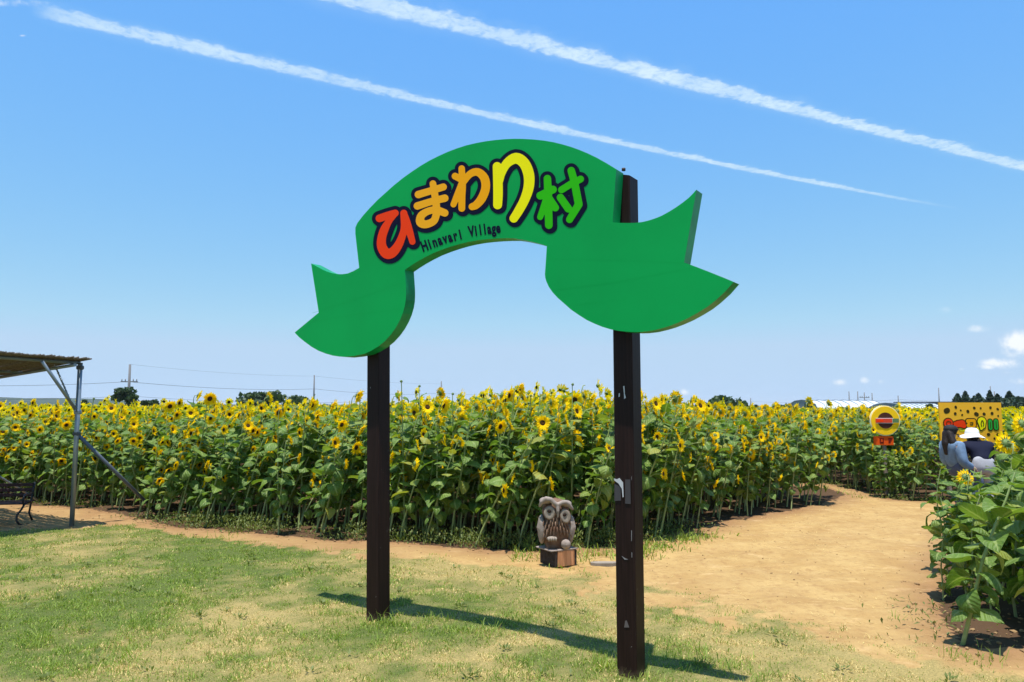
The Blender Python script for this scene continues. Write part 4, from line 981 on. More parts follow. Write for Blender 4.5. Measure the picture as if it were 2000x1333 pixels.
# ------------------------------------------------------------------ reed canopy on pipes, left
M_PIPE = pmat('galvanised pipe', (.30, .34, .37), .42, .5, metal=.55, var=.25, vscale=5)
M_REED = pmat('reed matting', (.25, .205, .165), .9, .1, var=.5, vscale=30, base2=(.13, .10, .08))
M_CLAMP = pmat('dark clamp', (.06, .06, .065), .5)
C = Vector((-5.68, 9.62, 2.145)); DA = Vector((-.53, -.85, .02)); DB = Vector((-.85, .53, -.06))
can = empty('reed_canopy', (C.x, C.y, 0), 0, label='flat reed mat canopy on grey pipes cut off by the left edge', cat='canopy')
O = -Vector((C.x, C.y, 0))
P_ = lambda a, bb, dz=0: C + DA * a + DB * bb + Vector((0, 0, dz)) + O
cb = gnd(140, 1027)
b = MB(); ct = at(157, 709, 9.66) + O; b.tube([Vector((cb.x, cb.y, -.1)) + O, ct], .030, 10); b.build('post', M_PIPE, can)
for k, bbv in enumerate((.02, 1.5, 2.9)): b = MB(); b.tube([P_(-.06, bbv, -.02), P_(2.6, bbv, -.02)], .022, 8); b.build('purlin', M_PIPE, can)
for av in (.05, 1.25, 2.5): b = MB(); b.tube([P_(av, -.08, -.062), P_(av, 3.1, -.062)], .022, 8); b.build('rafter', M_PIPE, can)
# the mat: every reed a thin stalk, joined, far too many and thin to pick apart
b = MB(); r_ = random.Random(5)
for k in range(150):
    a_ = -.12 + k * .0185; z_ = .022 + r_.uniform(-.006, .006)
    b.tube([P_(a_, -.16 + r_.uniform(-.05, .05), z_), P_(a_ + r_.uniform(-.01, .01), 1.5, z_ - .02), P_(a_, 3.15 + r_.uniform(-.05, .05), z_)], .0105, 5)
b.build('reed_mat', M_REED, can)['kind'] = 'stuff'
for k, bbv in enumerate((.25, .9, 1.6, 2.3)): b = MB(); b.tube([P_(-.15, bbv, .036), P_(2.7, bbv, .036)], .008, 5); b.build('binding_cord', M_CLAMP, can)
pax = lambda z: Vector((cb.x, cb.y, 0)) + O + (ct - (Vector((cb.x, cb.y, 0)) + O)) * (z / ct.z)
pm = pax(at(150, 806, 9.64).z); b = MB(); b.tube([at(82, 706, 9.15) + O, pm], .021, 8); b.build('brace', M_PIPE, can)
b = MB(); c0, c1 = at(106, 711, 10.0) + O, at(146, 803, 9.66) + O
for k in range(26):
    u = k / 25; b.ball(c0.lerp(c1, u), (.016, .010, .022) if k % 2 else (.010, .016, .022), sub=1)
b.build('chain', M_PIPE, can)
pm2 = pax(at(152, 848, 9.64).z); gb2 = gnd(318, 1006); b = MB(); b.tube([pm2, Vector((gb2.x, gb2.y, -.05)) + O], .024, 8); b.build('brace', pmat('dull pipe', (.10, .115, .14), .5, .4, metal=.3), can)
for pc in (pm, pm2, pax(2.06)): b = MB(); b.box(pc, (.078, .07, .055), bev=.012); b.build('clamp', M_CLAMP if pc is not pm else M_PIPE, can)
b = MB(); b.tube([at(-60, 895, 11.0) + O, at(75, 978, 11.9) + O], .016, 6); b.build('brace', M_PIPE, can)

# bench under it, mostly outside the picture
M_IRON, M_SLAT = pmat('black iron', (.012, .011, .012), .5, .4), pmat('dark red slats', (.055, .018, .016), .6, .3, var=.4, vscale=20)
g = gnd(50, 1024)
bench = empty('garden_bench', (g.x - .60, g.y + .05, 0), R(12), label='dark garden bench with curved iron legs under the canopy', cat='bench'); bench.scale = (.9, .9, .82)
for sx in (-.55, .55):
    b = MB(); b.tube([(sx + .03, -.24, .0), (sx - .01, -.25, .06), (sx - .02, -.22, .15), (sx + .03, -.2, .24), (sx + .06, -.2, .31)], .015, 7); b.tube([(sx + .06, -.24, .0), (sx + .03, -.24, .0)], .015, 7); b.build('leg', M_IRON, bench)
    b = MB(); b.tube([(sx + .03, .2, .0), (sx - .02, .2, .12), (sx, .2, .3), (sx, .25, .5), (sx, .3, .62)], .015, 7); b.build('leg', M_IRON, bench)
    b = MB(); b.tube([(sx + .06, -.2, .31), (sx, .2, .3)], .012, 7); b.tube([(sx + .05, -.2, .31), (sx + .05, -.23, .40), (sx + .04, -.15, .46), (sx, .22, .46)], .012, 7); b.build('armrest', M_IRON, bench)
for k in range(5): b = MB(); b.box((.02, -.18 + k * .09, .325), (1.16, .07, .02), bev=.004); b.build('seat_slat', M_SLAT, bench)
for k in range(3): b = MB(); b.box((.0, .235 + k * .03, .42 + k * .08), (1.12, .018, .055), bev=.004); b.build('back_slat', M_SLAT, bench)

# ------------------------------------------------------------------ round sign and orange board by the path
M_WHITE = paint('white paint', (.78, .78, .74))
rs = at(1727, 822, 13.35); gz0 = Vector((rs.x, rs.y, 0))
rsign = empty('round_sign', gz0, 0, label='round yellow signboard with white rim and red band on a stake', cat='sign')
def disc(par, c, rad, y, mat, name, th=.012, n=40, clip=None):
    b = MB(); ring = [(c[0] + rad * math.cos(a), c[1] + rad * math.sin(a)) for a in np.linspace(0, 2 * math.pi, n + 1)[:-1]]
    if clip: ring = [q_ for q_ in ring if clip(q_)]
    f = [b.bm.verts.new((x, y - th, z)) for x, z in ring]; k = [b.bm.verts.new((x, y, z)) for x, z in ring]
    b.bm.faces.new(f); b.bm.faces.new(k[::-1])
    for i in range(len(f)): b.bm.faces.new((f[i], k[i], k[(i + 1) % len(f)], f[(i + 1) % len(f)]))
    bmesh.ops.recalc_face_normals(b.bm, faces=b.bm.faces[:]); return b.build(name, mat, par)
def slab(par, name, mat, x0, x1, z0, z1, y, th=.012, bev=0):
    b = MB(); b.box(((x0 + x1) / 2, y - th / 2, (z0 + z1) / 2), (x1 - x0, th, z1 - z0), bev=bev); return b.build(name, mat, par)
u_ = 13.35 / F_PX; zc_ = rs.z
disc(rsign, (0, zc_), 29.3 * u_, 0, paint('cream paint', (.85, .80, .50)), 'rim', .03)
Y1, BR, RD = paint('warm yellow paint', (1.0, .60, .01)), paint('chocolate paint', (.085, .028, .018)), paint('scarlet paint', (.72, .07, .03))
disc(rsign, (0, zc_), 27.4 * u_, -.031, Y1, 'face')
disc(rsign, (0, zc_ + .3 * u_), 15.5 * u_, -.044, BR, 'bun', .006, clip=lambda q_: True)
slab(rsign, 'band', M_WHITE, -19 * u_, 15 * u_, zc_ - 5.0 * u_, zc_ + 5.0 * u_, -.051, .006)
slab(rsign, 'band', RD, -20 * u_, 12 * u_, zc_ - 4 * u_, zc_ + 4 * u_, -.058, .005)
slab(rsign, 'band_tip', P_RED, -17 * u_, -5 * u_, zc_ - 2.6 * u_, zc_ + 2.2 * u_, -.064, .004)
slab(rsign, 'band_end', paint('dull green paint', (.12, .22, .10)), 13 * u_, 25 * u_, zc_ - 4 * u_, zc_ + 4 * u_, -.058, .005)
z2 = at(1722, 861, 13.35).z
plq = slab(rsign, 'plaque', paint('orange red paint', (.88, .10, .008)), -23 * u_, 15 * u_, z2 - 8.5 * u_, z2 + 8.5 * u_, -.005, .02)
dk = paint('maroon paint', (.20, .012, .006))
slab(plq, 'plaque_mark', dk, -12 * u_, -4 * u_, z2 - 5 * u_, z2 + 5 * u_, -.026, .003); slab(plq, 'plaque_mark', paint('orange red fill', (.75, .09, .01)), -9.5 * u_, -6.5 * u_, z2 - 2.5 * u_, z2 + 2.5 * u_, -.030, .003)
b = MB(); b.bm.faces.new([b.bm.verts.new(p_) for p_ in ((5 * u_, -.0275, z2 - 5 * u_), (8 * u_, -.0275, z2 - 5 * u_), (14 * u_, -.0275, z2 + 5 * u_), (5 * u_, -.0275, z2 + 5 * u_))]); b.build('plaque_mark', dk, plq)
b = MB(); b.box((0, .03, zc_ / 2), (.05, .04, zc_ + .1)); b.build('stake', M_WOODT, rsign)

YB = 13.6; ub = YB / F_PX; bc = at(1894.5, 826, YB)
bd = empty('orange_board', (bc.x, bc.y, 0), R(3), label='orange signboard with dark seed dots and coloured lettering behind the visitors', cat='sign')
M_ORB = paint('orange yellow paint', (1.0, .50, .03))
pn = slab(bd, 'panel', M_ORB, -62.5 * ub, 62.5 * ub, bc.z - 39 * ub, bc.z + 39 * ub, 0, .03)
for sx in (-1, 1): b = MB(); b.box((sx * 45 * ub, .04, bc.z / 2), (.06, .05, bc.z + .5)); b.build('stake', M_WOODT, bd)
# its print, traced in the photograph's zoom (5.553 zoom px to one px, panel centre at 1298, 367)
zb = lambda st: [((x - 1298) / 5.553, (y - 367) / 5.553, r / 5.553) for x, y, r in st]
pl_ = lambda off: (lambda x, y: Vector((x * ub, -.03 - off, bc.z - y * ub)))
DK = paint('dark seed paint', (.05, .035, .006))
def seed_dot(x, y, r):
    n = 7; r_ = random.Random(x + y)
    sheet('seed_dot', [zb([(x + r_.uniform(-.25, .25) * r, y + r_.uniform(-.2, .2) * r, r * .8), (x + r_.uniform(-.3, .3) * r, y + r_.uniform(-.3, .3) * r, r * .8)])], DK, pl_(.003), step=.45, parent=pn)
for q_ in [(1033, 230, 36), (1138, 202, 17), (1190, 234, 11), (1270, 246, 20), (1128, 270, 19), (1203, 282, 13), (1342, 210, 16), (1414, 211, 13), (1362, 280, 26), (1448, 272, 20), (1541, 269, 20), (1524, 204, 17), (1602, 222, 15), (1606, 294, 12), (1002, 470, 20), (1486, 494, 21), (1586, 492, 19), (1432, 530, 15), (1550, 537, 14), (1008, 530, 11), (1290, 520, 14)]: seed_dot(*q_)
TXT = [([[(1042, 372, 48)]], P_RED), ([[(1150, 380, 34), (1195, 376, 36)], [(1120, 378, 22), (1215, 400, 24)]], P_RED), ([[(1262, 350, 22), (1325, 350, 22), (1325, 395, 22), (1265, 395, 22)]], P_OR2), ([[(1415, 355, 46), (1418, 395, 34), (1405, 430, 14)]], P_YEL), ([[(1508, 352, 20), (1508, 425, 20)]], paint('leaf green paint', (.02, .40, .04))), ([[(1572, 352, 22), (1572, 420, 24)]], paint('leaf green paint', (.02, .40, .04)))]
for st, m_ in TXT:
    st = [zb(s_) for s_ in st]; sheet('letter_outline', st, DK, pl_(.006), grow=2.0, step=.6, parent=pn); sheet('letter', st, m_, pl_(.009), step=.6, parent=pn)
for st in ([(1042, 350, 4), (1066, 360, 4), (1068, 385, 4), (1042, 398, 4), (1022, 385, 4), (1024, 360, 4), (1042, 350, 4)], [(1285, 368, 5), (1312, 366, 5), (1308, 388, 5), (1284, 388, 5)], [(1415, 345, 5), (1404, 380, 5), (1410, 405, 5)], [(1424, 345, 5), (1434, 380, 5), (1428, 405, 5)], [(1508, 360, 4), (1508, 420, 4)], [(1572, 355, 4), (1574, 420, 4)]):
    sheet('letter_stroke', [zb(smooth(st))], DK, pl_(.012), step=.5, parent=pn)
sheet('yellow_stripe', [zb([(1180, 440, 20), (1380, 440, 22)])], P_YEL, pl_(.003), step=.6, parent=pn)

# ------------------------------------------------------------------ two visitors stooping between the rows
def skinned(name, joints, bones, mat, parent, root, grow=0, sub=2, only=None):
    ks = list(only or joints); ix = {k: i for i, k in enumerate(ks)}
    me = bpy.data.meshes.new(name); me.from_pydata([joints[k][0] for k in ks], [(ix[a], ix[b]) for a, b in bones if a in ix and b in ix], [])
    me.materials.append(mat); o = link(name, me, parent)
    o.modifiers.new('skin', 'SKIN').use_smooth_shade = True; s_ = o.modifiers.new('sub', 'SUBSURF'); s_.levels = s_.render_levels = sub
    for k in ks:
        v = me.skin_vertices[0].data[ix[k]]; r = joints[k][1]; r = r if isinstance(r, tuple) else (r, r); v.radius = (r[0] + grow, r[1] + grow); v.use_root = k == root
    return baked(o)
def person(loc, rz, label, J, cloth, hairfn, tall=.90):
    root = empty('person', loc, rz, label=label, cat='person'); root.scale = (.93, .93, tall)
    B = [('pelvis', 'waist'), ('waist', 'chest'), ('chest', 'neck'), ('neck', 'head0'), ('head0', 'head1')]
    for s in 'lr': B += [('chest', 'sh' + s), ('sh' + s, 'el' + s), ('el' + s, 'wr' + s), ('wr' + s, 'pa' + s), ('pelvis', 'hp' + s), ('hp' + s, 'kn' + s), ('kn' + s, 'an' + s), ('an' + s, 'to' + s)]
    for s in 'lr':
        w_, e_ = Vector(J['wr' + s][0]), Vector(J['el' + s][0]); d = (w_ - e_).normalized(); sd = d.orthogonal().normalized()
        J['pa' + s] = (w_ + d * .07, (.034, .02))
        for k in range(4):
            off = sd * (k - 1.5) * .019; L = (.07, .08, .075, .058)[k]; q0 = w_ + d * .085 + off
            J[f'f{s}{k}'] = (q0 + d * L * .5, .009); J[f'g{s}{k}'] = (q0 + d * L * .9 + Vector((0, 0, -.015)), .008); B += [('pa' + s, f'f{s}{k}'), (f'f{s}{k}', f'g{s}{k}')]
        J['t' + s] = (w_ + d * .05 + sd * .055, .011); B += [('pa' + s, 't' + s)]
    skin = pmat('skin', (.46, .27, .19), .55, .3)
    skinned('body', J, B, skin, root, 'pelvis')
    top = ['waist', 'chest', 'shl', 'shr', 'ell', 'elr', 'wrl', 'wrr', 'pelvis', 'col']; bot = ['pelvis', 'waist', 'hpl', 'hpr', 'knl', 'knr', 'anl', 'anr']
    J['col'] = (Vector(J['chest'][0]).lerp(Vector(J['neck'][0]), .75), (.062, .062)); B += [('chest', 'col')]
    skinned('shirt', J, B, cloth[0], root, 'chest', .032, only=top)
    skinned('trousers', J, B, cloth[1], root, 'pelvis', .020, only=bot)
    for s in 'lr':
        a_, t_ = Vector(J['an' + s][0]), Vector(J['to' + s][0]); b = MB(); d = (t_ - a_); d.z = 0; d.normalize(); rot = basis(d)
        c_ = (a_ + t_) / 2; b.ball((c_.x, c_.y, .045), (.135, .05, .045), rot); b.build('shoe', cloth[2], root)
    h = Vector(J['head0'][0]); h2 = Vector(J['head1'][0]); hairfn(root, h, h2)
def face(root, c, f):
    f = Vector(f).normalized(); s = f.cross(Vector((0, 0, 1))).normalized()
    for k in (-1, 1): b = MB(); b.ball(c + f * .092 + s * k * .033, (.012, .012, .008)); b.build('eye', M_PUP, root)
    b = MB(); b.tube([c + f * .095 + Vector((0, 0, .0)), c + f * .118 + Vector((0, 0, -.035)), c + f * .095 + Vector((0, 0, -.042))], [.01, .015, .008], 6); b.build('nose', pmat('skin nose', (.46, .27, .19), .55, .3), root)
    b = MB(); b.box(c + f * .088 + Vector((0, 0, -.066)), (.018, .018, .008), basis(f)); b.build('mouth', paint('lips', (.30, .08, .07)), root)
HAIR = pmat('dark brown hair', (.018, .009, .007), .5, .4, bump=.6, bscale=60)
def joints(pelvis, chest, head, knees, toes, hands, wide=.17):
    P0, C0, H0 = Vector(pelvis), Vector(chest), Vector(head)
    J = {'pelvis': (P0, (.15, .12)), 'waist': (P0.lerp(C0, .5), (.125, .10)), 'chest': (C0, (.145, .105)), 'neck': (C0.lerp(H0, .5), .055), 'head0': (H0, (.080, .092)), 'head1': (H0 + Vector((0, 0, .075)), (.07, .078))}
    return J
f1 = gnd(1866, 1000); f1.x = at(1857, 850, f1.y + .1).x + .10
J = joints((.05, .0, .66), (-.03, .02, .99), (-.04, .0, 1.20), None, None, None)
for s, y in (('l', .1), ('r', -.1)):
    J['sh' + s] = (Vector((-.04, y * 1.75, 1.02)), .062); J['el' + s] = (Vector((-.02, y * 2.2, .76)), .046); J['wr' + s] = (Vector((.17, y * 1.6, .68)), .032)
    J['hp' + s] = (Vector((.06, y * .95, .62)), .098); J['kn' + s] = (Vector((.33, y * 1.3, .47)), .066); J['an' + s] = (Vector((.08, y * 1.2, .09)), .042); J['to' + s] = (Vector((.22, y * 1.3, .05)), .038)
def hair1(root, h, h2):
    b = MB(); b.ball(h + Vector((-.012, 0, .045)), (.105, .098, .085)); b.ball(h + Vector((-.055, 0, .0)), (.07, .09, .10))
    b.tube([h + Vector((-.06, -.04, .03)), h + Vector((-.045, -.095, -.12)), h + Vector((-.01, -.125, -.27)), h + Vector((.0, -.125, -.40))], [.05, .06, .055, .02], 8)
    b.tube([h + Vector((-.07, .02, .03)), h + Vector((-.10, .0, -.15)), h + Vector((-.1, -.0, -.33))], [.06, .065, .03], 8)
    o = b.build('hair', HAIR, root); remesh(o, .014, 3)
    b = MB(); b.ball(h + Vector((-.005, 0, .075)), (.112, .105, .075)); b.box(h + Vector((.13, 0, .065)), (.09, .13, .012), bev=.004); b.build('cap', pmat('black cloth', (.012, .012, .014), .8), root)
    face(root, h, (1, -.25, -.05))
person((f1.x - .06, f1.y + .1, 0), R(6), 'visitor in dark cap and pale blue shirt with long dark hair, stooping', J,
       (pmat('pale blue denim', (.19, .29, .44), .85, .2, var=.35, vscale=8), pmat('grey blue jeans', (.10, .12, .19), .85, .2, var=.3, vscale=8), pmat('white shoe', (.7, .7, .7), .6)), hair1, .95)
J = joints((.0, .0, .72), (.02, .20, 1.02), (-.02, .32, 1.16), None, None, None)
for s, x in (('l', -.1), ('r', .1)):
    J['sh' + s] = (Vector((x * 1.85, .2, 1.03)), .066); J['el' + s] = (Vector((x * 2.4, .32, .80)), .048); J['wr' + s] = (Vector((x * 1.9, .52, .74)), .032)
    J['hp' + s] = (Vector((x * .95, 0, .68)), .10); J['kn' + s] = (Vector((x * 1.2, .2, .45)), .068); J['an' + s] = (Vector((x * 1.2, .0, .09)), .042); J['to' + s] = (Vector((x * 1.3, .16, .05)), .038)
def hair2(root, h, h2):
    b = MB(); b.ball(h + Vector((0, -.012, .02)), (.098, .105, .11)); o = b.build('hair', HAIR, root); remesh(o, .014, 3)
    b = MB(); n = 28
    prof = [(.0, .175), (.06, .17), (.095, .14), (.108, .09), (.112, .055), (.15, .035), (.19, .01), (.20, .004), (.19, .002), (.11, .04)]
    rg = []
    for rr, z in prof: rg.append([b.bm.verts.new(h + Vector((rr * math.cos(a) * 1.0, rr * math.sin(a), z + .015 + (.012 * math.sin(3 * a) if rr > .14 else 0)))) for a in np.linspace(0, 6.2832, n + 1)[:-1]])
    for A_, B_ in zip(rg, rg[1:]):
        for k in range(n): b.bm.faces.new((A_[k], A_[(k + 1) % n], B_[(k + 1) % n], B_[k])).smooth = True
    b.build('sun_hat', pmat('white cotton', (.78, .77, .74), .9, .2), root)
    face(root, h, (0, 1, -.2))
f2 = gnd(1895, 996); f2.x = at(1894, 850, f2.y + .62).x
person((f2.x, f2.y + .30, 0), R(-8), 'visitor in white wide brimmed hat and navy top, stooping away', J,
       (pmat('navy jersey', (.008, .010, .028), .85, .2), pmat('pale grey trousers', (.42, .42, .45), .85, .2, var=.2), pmat('dark shoe', (.02, .02, .024), .6)), hair2)

# ------------------------------------------------------------------ far things: trees, tunnels, poles, hills
def tree(name, px, ptop, width_px, Yd, label, cat, group, mat, lobes=7, conif=False, n=900, seed=0, flat=.8):
    r = np.random.default_rng(seed + 900); tp = at(px, ptop, Yd); H = max(tp.z, 1.2); W_ = width_px * Yd / F_PX
    root = empty(name, (tp.x, Yd, 0), 0, label=label, cat=cat, group=group)
    b = MB(); b.tube([(0, 0, -.1), (.03 * H, 0, H * .35), (0, .02 * H, H * .7)], [H * .035, H * .026, H * .01], 7)
    for k in range(0 if conif else 4): a = r.uniform(0, 6.28); b.tube([(0, 0, H * .3), (W_ * .2 * math.cos(a), W_ * .2 * math.sin(a), H * .55)], [H * .015, H * .006], 5)
    b.build('trunk', M_BARK, root)
    if conif:
        u = r.random(n) ** .8; a = r.uniform(0, 6.28, n); rr = W_ / 2 * (1 - u) ** .7 * (.55 + .45 * np.abs(np.sin(u * 28))) * np.sqrt(r.random(n)); c = np.stack([rr * np.cos(a), rr * np.sin(a), H * (.12 + .9 * u)], -1)
    else:
        L = np.stack([r.uniform(-.34, .34, lobes) * W_, r.uniform(-.3, .3, lobes) * W_, H * r.uniform(.45, .84, lobes)], -1); L[0] = (0, 0, H * .82)
        R_ = W_ * r.uniform(.17, .30, lobes); R_[0] = min(W_ * .28, H * .2); k = r.integers(0, lobes, n); d = r.normal(0, 1, (n, 3)); d /= np.linalg.norm(d, axis=1)[:, None]
        c = L[k] + d * (R_[k] * (.55 + .45 * r.random(n)))[:, None] * np.array([1, 1, flat]); c[:, 2] = np.clip(c[:, 2], H * .15, None)
    sz = (W_ * .055 + .05) * r.uniform(.6, 1.3, n); e1 = r.normal(0, 1, (n, 3)); e1 /= np.linalg.norm(e1, axis=1)[:, None]; e2 = np.cross(e1, r.normal(0, 1, (n, 3))); e2 /= np.linalg.norm(e2, axis=1)[:, None]
    e1 *= sz[:, None]; e2 *= sz[:, None] * .7
    V = np.stack([c - e1, c - e2, c + e1, c + e2], 1); T = (np.array([[0, 1, 2], [0, 2, 3]])[None] + (np.arange(n) * 4)[:, None, None]).reshape(-1, 3)
    link('crown', mesh_vt('crown', V.reshape(-1, 3), T, [mat], smooth=False, attrs={'tint': np.repeat(r.random(n), 4)}), root)
GT = 'trees beyond the sunflower field'
tree('broadleaf_tree', 252, 754, 50, 72, 'ragged green tree below the tall utility pole at left', 'tree', GT, M_CROWN, seed=1)
tree('broadleaf_tree', 301, 779, 44, 78, 'low domed tree just right of the ragged tree', 'tree', GT, M_CROWN, seed=2, lobes=5, flat=.6)
tree('broadleaf_tree', 514, 765, 84, 90, 'wide dark tree above the field, left of the gate', 'tree', GT, M_CROWN, seed=3, lobes=9, flat=.6)
tree('broadleaf_tree', 592, 773, 60, 92, 'low dark tree beside the thin pole left of the gate', 'tree', GT, M_CROWN, seed=4, flat=.6)
tree('broadleaf_tree', 166, 776, 16, 80, 'small tree seen behind the canopy post', 'tree', GT, M_CROWN, seed=5)
tree('broadleaf_tree', 1418, 777, 82, 88, 'wide dark tree right of the gate, left of the tunnels', 'tree', GT, M_CROWN, seed=6, lobes=9, flat=.6)
tree('broadleaf_tree', 1475, 790, 50, 90, 'low tree between the wide dark tree and the tunnels', 'tree', GT, M_CROWN, seed=7, flat=.5)
tree('broadleaf_tree', 1325, 793, 60, 92, 'low tree just right of the right gate post', 'tree', GT, M_CROWN, seed=8, flat=.5)
tree('broadleaf_tree', 1578, 786, 26, 66, 'round bush before the gable of the white tunnel', 'bush', GT, M_CROWN, seed=9, lobes=4)
tree('broadleaf_tree', 1644, 793, 20, 66, 'small bush before the middle of the white tunnel', 'bush', GT, M_CROWN, seed=10, lobes=4)
tree('broadleaf_tree', 1690, 795, 34, 66, 'low bush before the grey roofed shed', 'bush', GT, M_CROWN, seed=11, lobes=5)
tree('broadleaf_tree', 1815, 786, 22, 64, 'bush between the far tunnel and the orange board', 'bush', GT, M_CROWN, seed=12, lobes=4)
for k, (px, pt, wd) in enumerate([(1870, 771, 40), (1885, 767, 36), (1911, 771, 40), (1933, 765, 34), (1948, 772, 38), (1971, 767, 42)]):
    tree('conifer_tree', px, pt, wd, 96, ['first pointed conifer above the orange board from its left', 'second pointed conifer above the orange board from its left', 'third pointed conifer above the orange board', 'tallest slim conifer above the right end of the orange board', 'narrow conifer at the right corner of the orange board', 'pointed conifer standing alone right of the orange board'][k], 'tree', 'conifers behind the orange board', M_CONIF, conif=True, n=1500, seed=20 + k)
tree('broadleaf_tree', 1898, 778, 60, 98, 'dark bushy tree among the conifers above the board', 'tree', GT, M_CONIF, seed=50, lobes=8)
tree('broadleaf_tree', 1950, 777, 50, 98, 'dark bushy tree at the upper right corner of the board', 'tree', GT, M_CONIF, seed=51, lobes=8)
tree('broadleaf_tree', 1990, 775, 54, 92, 'dark bushy tree at the right edge beyond the field', 'tree', GT, M_CONIF, seed=30, lobes=8)
tree('broadleaf_tree', 2045, 768, 70, 94, 'dark broad tree beyond the right edge of the picture', 'tree', GT, M_CONIF, seed=31, lobes=8)
tree('broadleaf_tree', 425, 786, 46, 95, 'low tree between the domed tree and the wide dark tree', 'tree', GT, M_CROWN, seed=40, flat=.5)
tree('broadleaf_tree', 1105, 776, 60, 98, 'low tree top showing under the arch above the crop', 'tree', GT, M_CROWN, seed=41, flat=.5)
tree('broadleaf_tree', 1170, 780, 50, 98, 'low tree top just left of the right gate post', 'tree', GT, M_CROWN, seed=42, flat=.5)
tree('broadleaf_tree', 1285, 786, 50, 96, 'small tree top directly right of the right gate post', 'tree', GT, M_CROWN, seed=43, flat=.5)
tree('broadleaf_tree', 1368, 784, 44, 94, 'small tree touching the left side of the wide dark tree', 'tree', GT, M_CROWN, seed=44, flat=.5)
tree('broadleaf_tree', 1528, 790, 40, 92, 'small tree just left of the white tunnel', 'tree', GT, M_CROWN, seed=45, flat=.5)
# wooded rises along the horizon
def ridge(name, pts, Yd, mat, kind='structure', thick=120, rough=1.0):
    b = MB(); n = 60; px = np.linspace(pts[0][0], pts[-1][0], n); py = np.interp(px, [q_[0] for q_ in pts], [q_[1] for q_ in pts])
    r = np.random.default_rng(int(Yd)); rows = []
    for (f, dy) in ((0, 0), (.55, .25), (.9, .6), (1, 1), (.7, 1.6), (0, 2.4)):
        rows.append([b.bm.verts.new(Vector((at(x, y, Yd).x, Yd + dy * thick + r.uniform(-.1, .1) * thick, -2 + (max(at(x, y, Yd).z, .5) + 2) * f * (1 + r.uniform(-.05, .05) * rough)))) for x, y in zip(px, py)])
    for A_, B_ in zip(rows, rows[1:]):
        for k in range(n - 1): b.bm.faces.new((A_[k], A_[k + 1], B_[k + 1], B_[k]))
    return tag(b.build(name, mat), kind=kind)
mhill = pmat('wooded hillside', (.035, .062, .028), .95, .05, var=.5, vscale=.03, bump=1, bscale=.08)
ridge('hills', [(-900, 768), (-300, 772), (0, 776), (60, 777), (120, 784), (200, 790), (420, 789), (700, 790)], 1500, mhill, thick=300)
ridge('hills', [(930, 792), (985, 788), (1020, 782), (1060, 779), (1110, 778), (1160, 776), (1200, 779), (1290, 790), (1360, 793)], 320, pmat('near wooded rise', (.035, .070, .022), .95, .05, var=.5, vscale=.08, bump=1, bscale=.3), thick=40)
ridge('hills', [(1300, 796), (1700, 797), (1990, 790), (2200, 780), (2900, 776)], 900, mhill, thick=200)

M_PLAS = pmat('tunnel plastic', (.62, .66, .69), .4, .4, var=.2, vscale=1.5, base2=(.50, .55, .59))
M_PLASD = pmat('tunnel end', (.22, .27, .29), .5, .3, var=.3, vscale=2)
def tunnel(px0, px1, ptop, pbot, Yd, label, gable=22, side=1):
    a = at(px0, ptop, Yd); e = at(px1, ptop, Yd); L = e.x - a.x; W_ = gable * Yd / F_PX; H = a.z; hb = at(px0, pbot, Yd).z
    root = empty('polytunnel', (a.x, Yd, 0), R(10), label=label, cat='greenhouse', group='polytunnels beyond the field')
    prof = [(-2.9, 0), (-2.9, max(hb, .5)), (-2.2, H * .82), (-1.2, H * .96), (0, H), (1.2, H * .96), (2.2, H * .82), (2.9, max(hb, .5)), (2.9, 0)]
    b = MB(); n = 8; rows = [[b.bm.verts.new((L * k / n, y, z)) for y, z in prof] for k in range(n + 1)]
    for A_, B_ in zip(rows, rows[1:]):
        for k in range(len(prof) - 1): b.bm.faces.new((A_[k], B_[k], B_[k + 1], A_[k + 1])).smooth = True
    b.build('cover', M_PLAS, root)
    b = MB(); b.poly([(-.003, y, z) for y, z in prof]); b.build('gable', M_PLASD, root); b = MB(); b.poly([(L + .003, y, z) for y, z in prof]); b.build('gable', M_PLASD, root)
    for k in range(n + 1): b = MB(); b.tube([(L * k / n, y * 1.006, z * 1.008 + .01) for y, z in prof], .035, 5); b.build('hoop', M_PIPE, root)
tunnel(1566, 1706, 782, 806, 70, 'white polytunnel with grey gable left of the grey shed')
tunnel(1730, 1816, 788, 806, 66, 'silvery polytunnel behind the round yellow sign')
def shed(px0, px1, ptop, pe, Yd, label, mat, flat=False):
    a, e = at(px0, ptop, Yd), at(px1, ptop, Yd); L = e.x - a.x; H = a.z; he = at(px0, pe, Yd).z
    root = empty('shed', (a.x, Yd, 0), R(4), label=label, cat='shed'); wl = pmat('shed wall', (.16, .17, .18), .8)
    b = MB(); b.box((L / 2, 2, he / 2), (L * .97, 3.9, he)); b.build('wall', wl, root)
    b = MB()
    if flat: b.box((L / 2, 2, he + .12), (L, 4.2, .22))
    else:
        for s in (0, 1): b.bm.faces.new([b.bm.verts.new(p_) for p_ in ((-.1, -.2 if not s else 2, he if not s else H), (L + .1, -.2 if not s else 2, he if not s else H), (L + .1, 2 if not s else 4.2, H if not s else he), (-.1, 2 if not s else 4.2, H if not s else he))])
        for x in (0, L): b.bm.faces.new([b.bm.verts.new(p_) for p_ in ((x, -.0, he), (x, 4, he), (x, 2, H))])
    b.build('roof', mat, root)
shed(1652, 1722, 787, 803, 78, 'low shed with grey pitched roof between the two polytunnels', pmat('grey roof', (.11, .11, .12), .7))
shed(1786, 1870, 786, 789, 84, 'flat roofed dark shed behind the orange board', pmat('dark flat roof', (.04, .045, .055), .7), True)

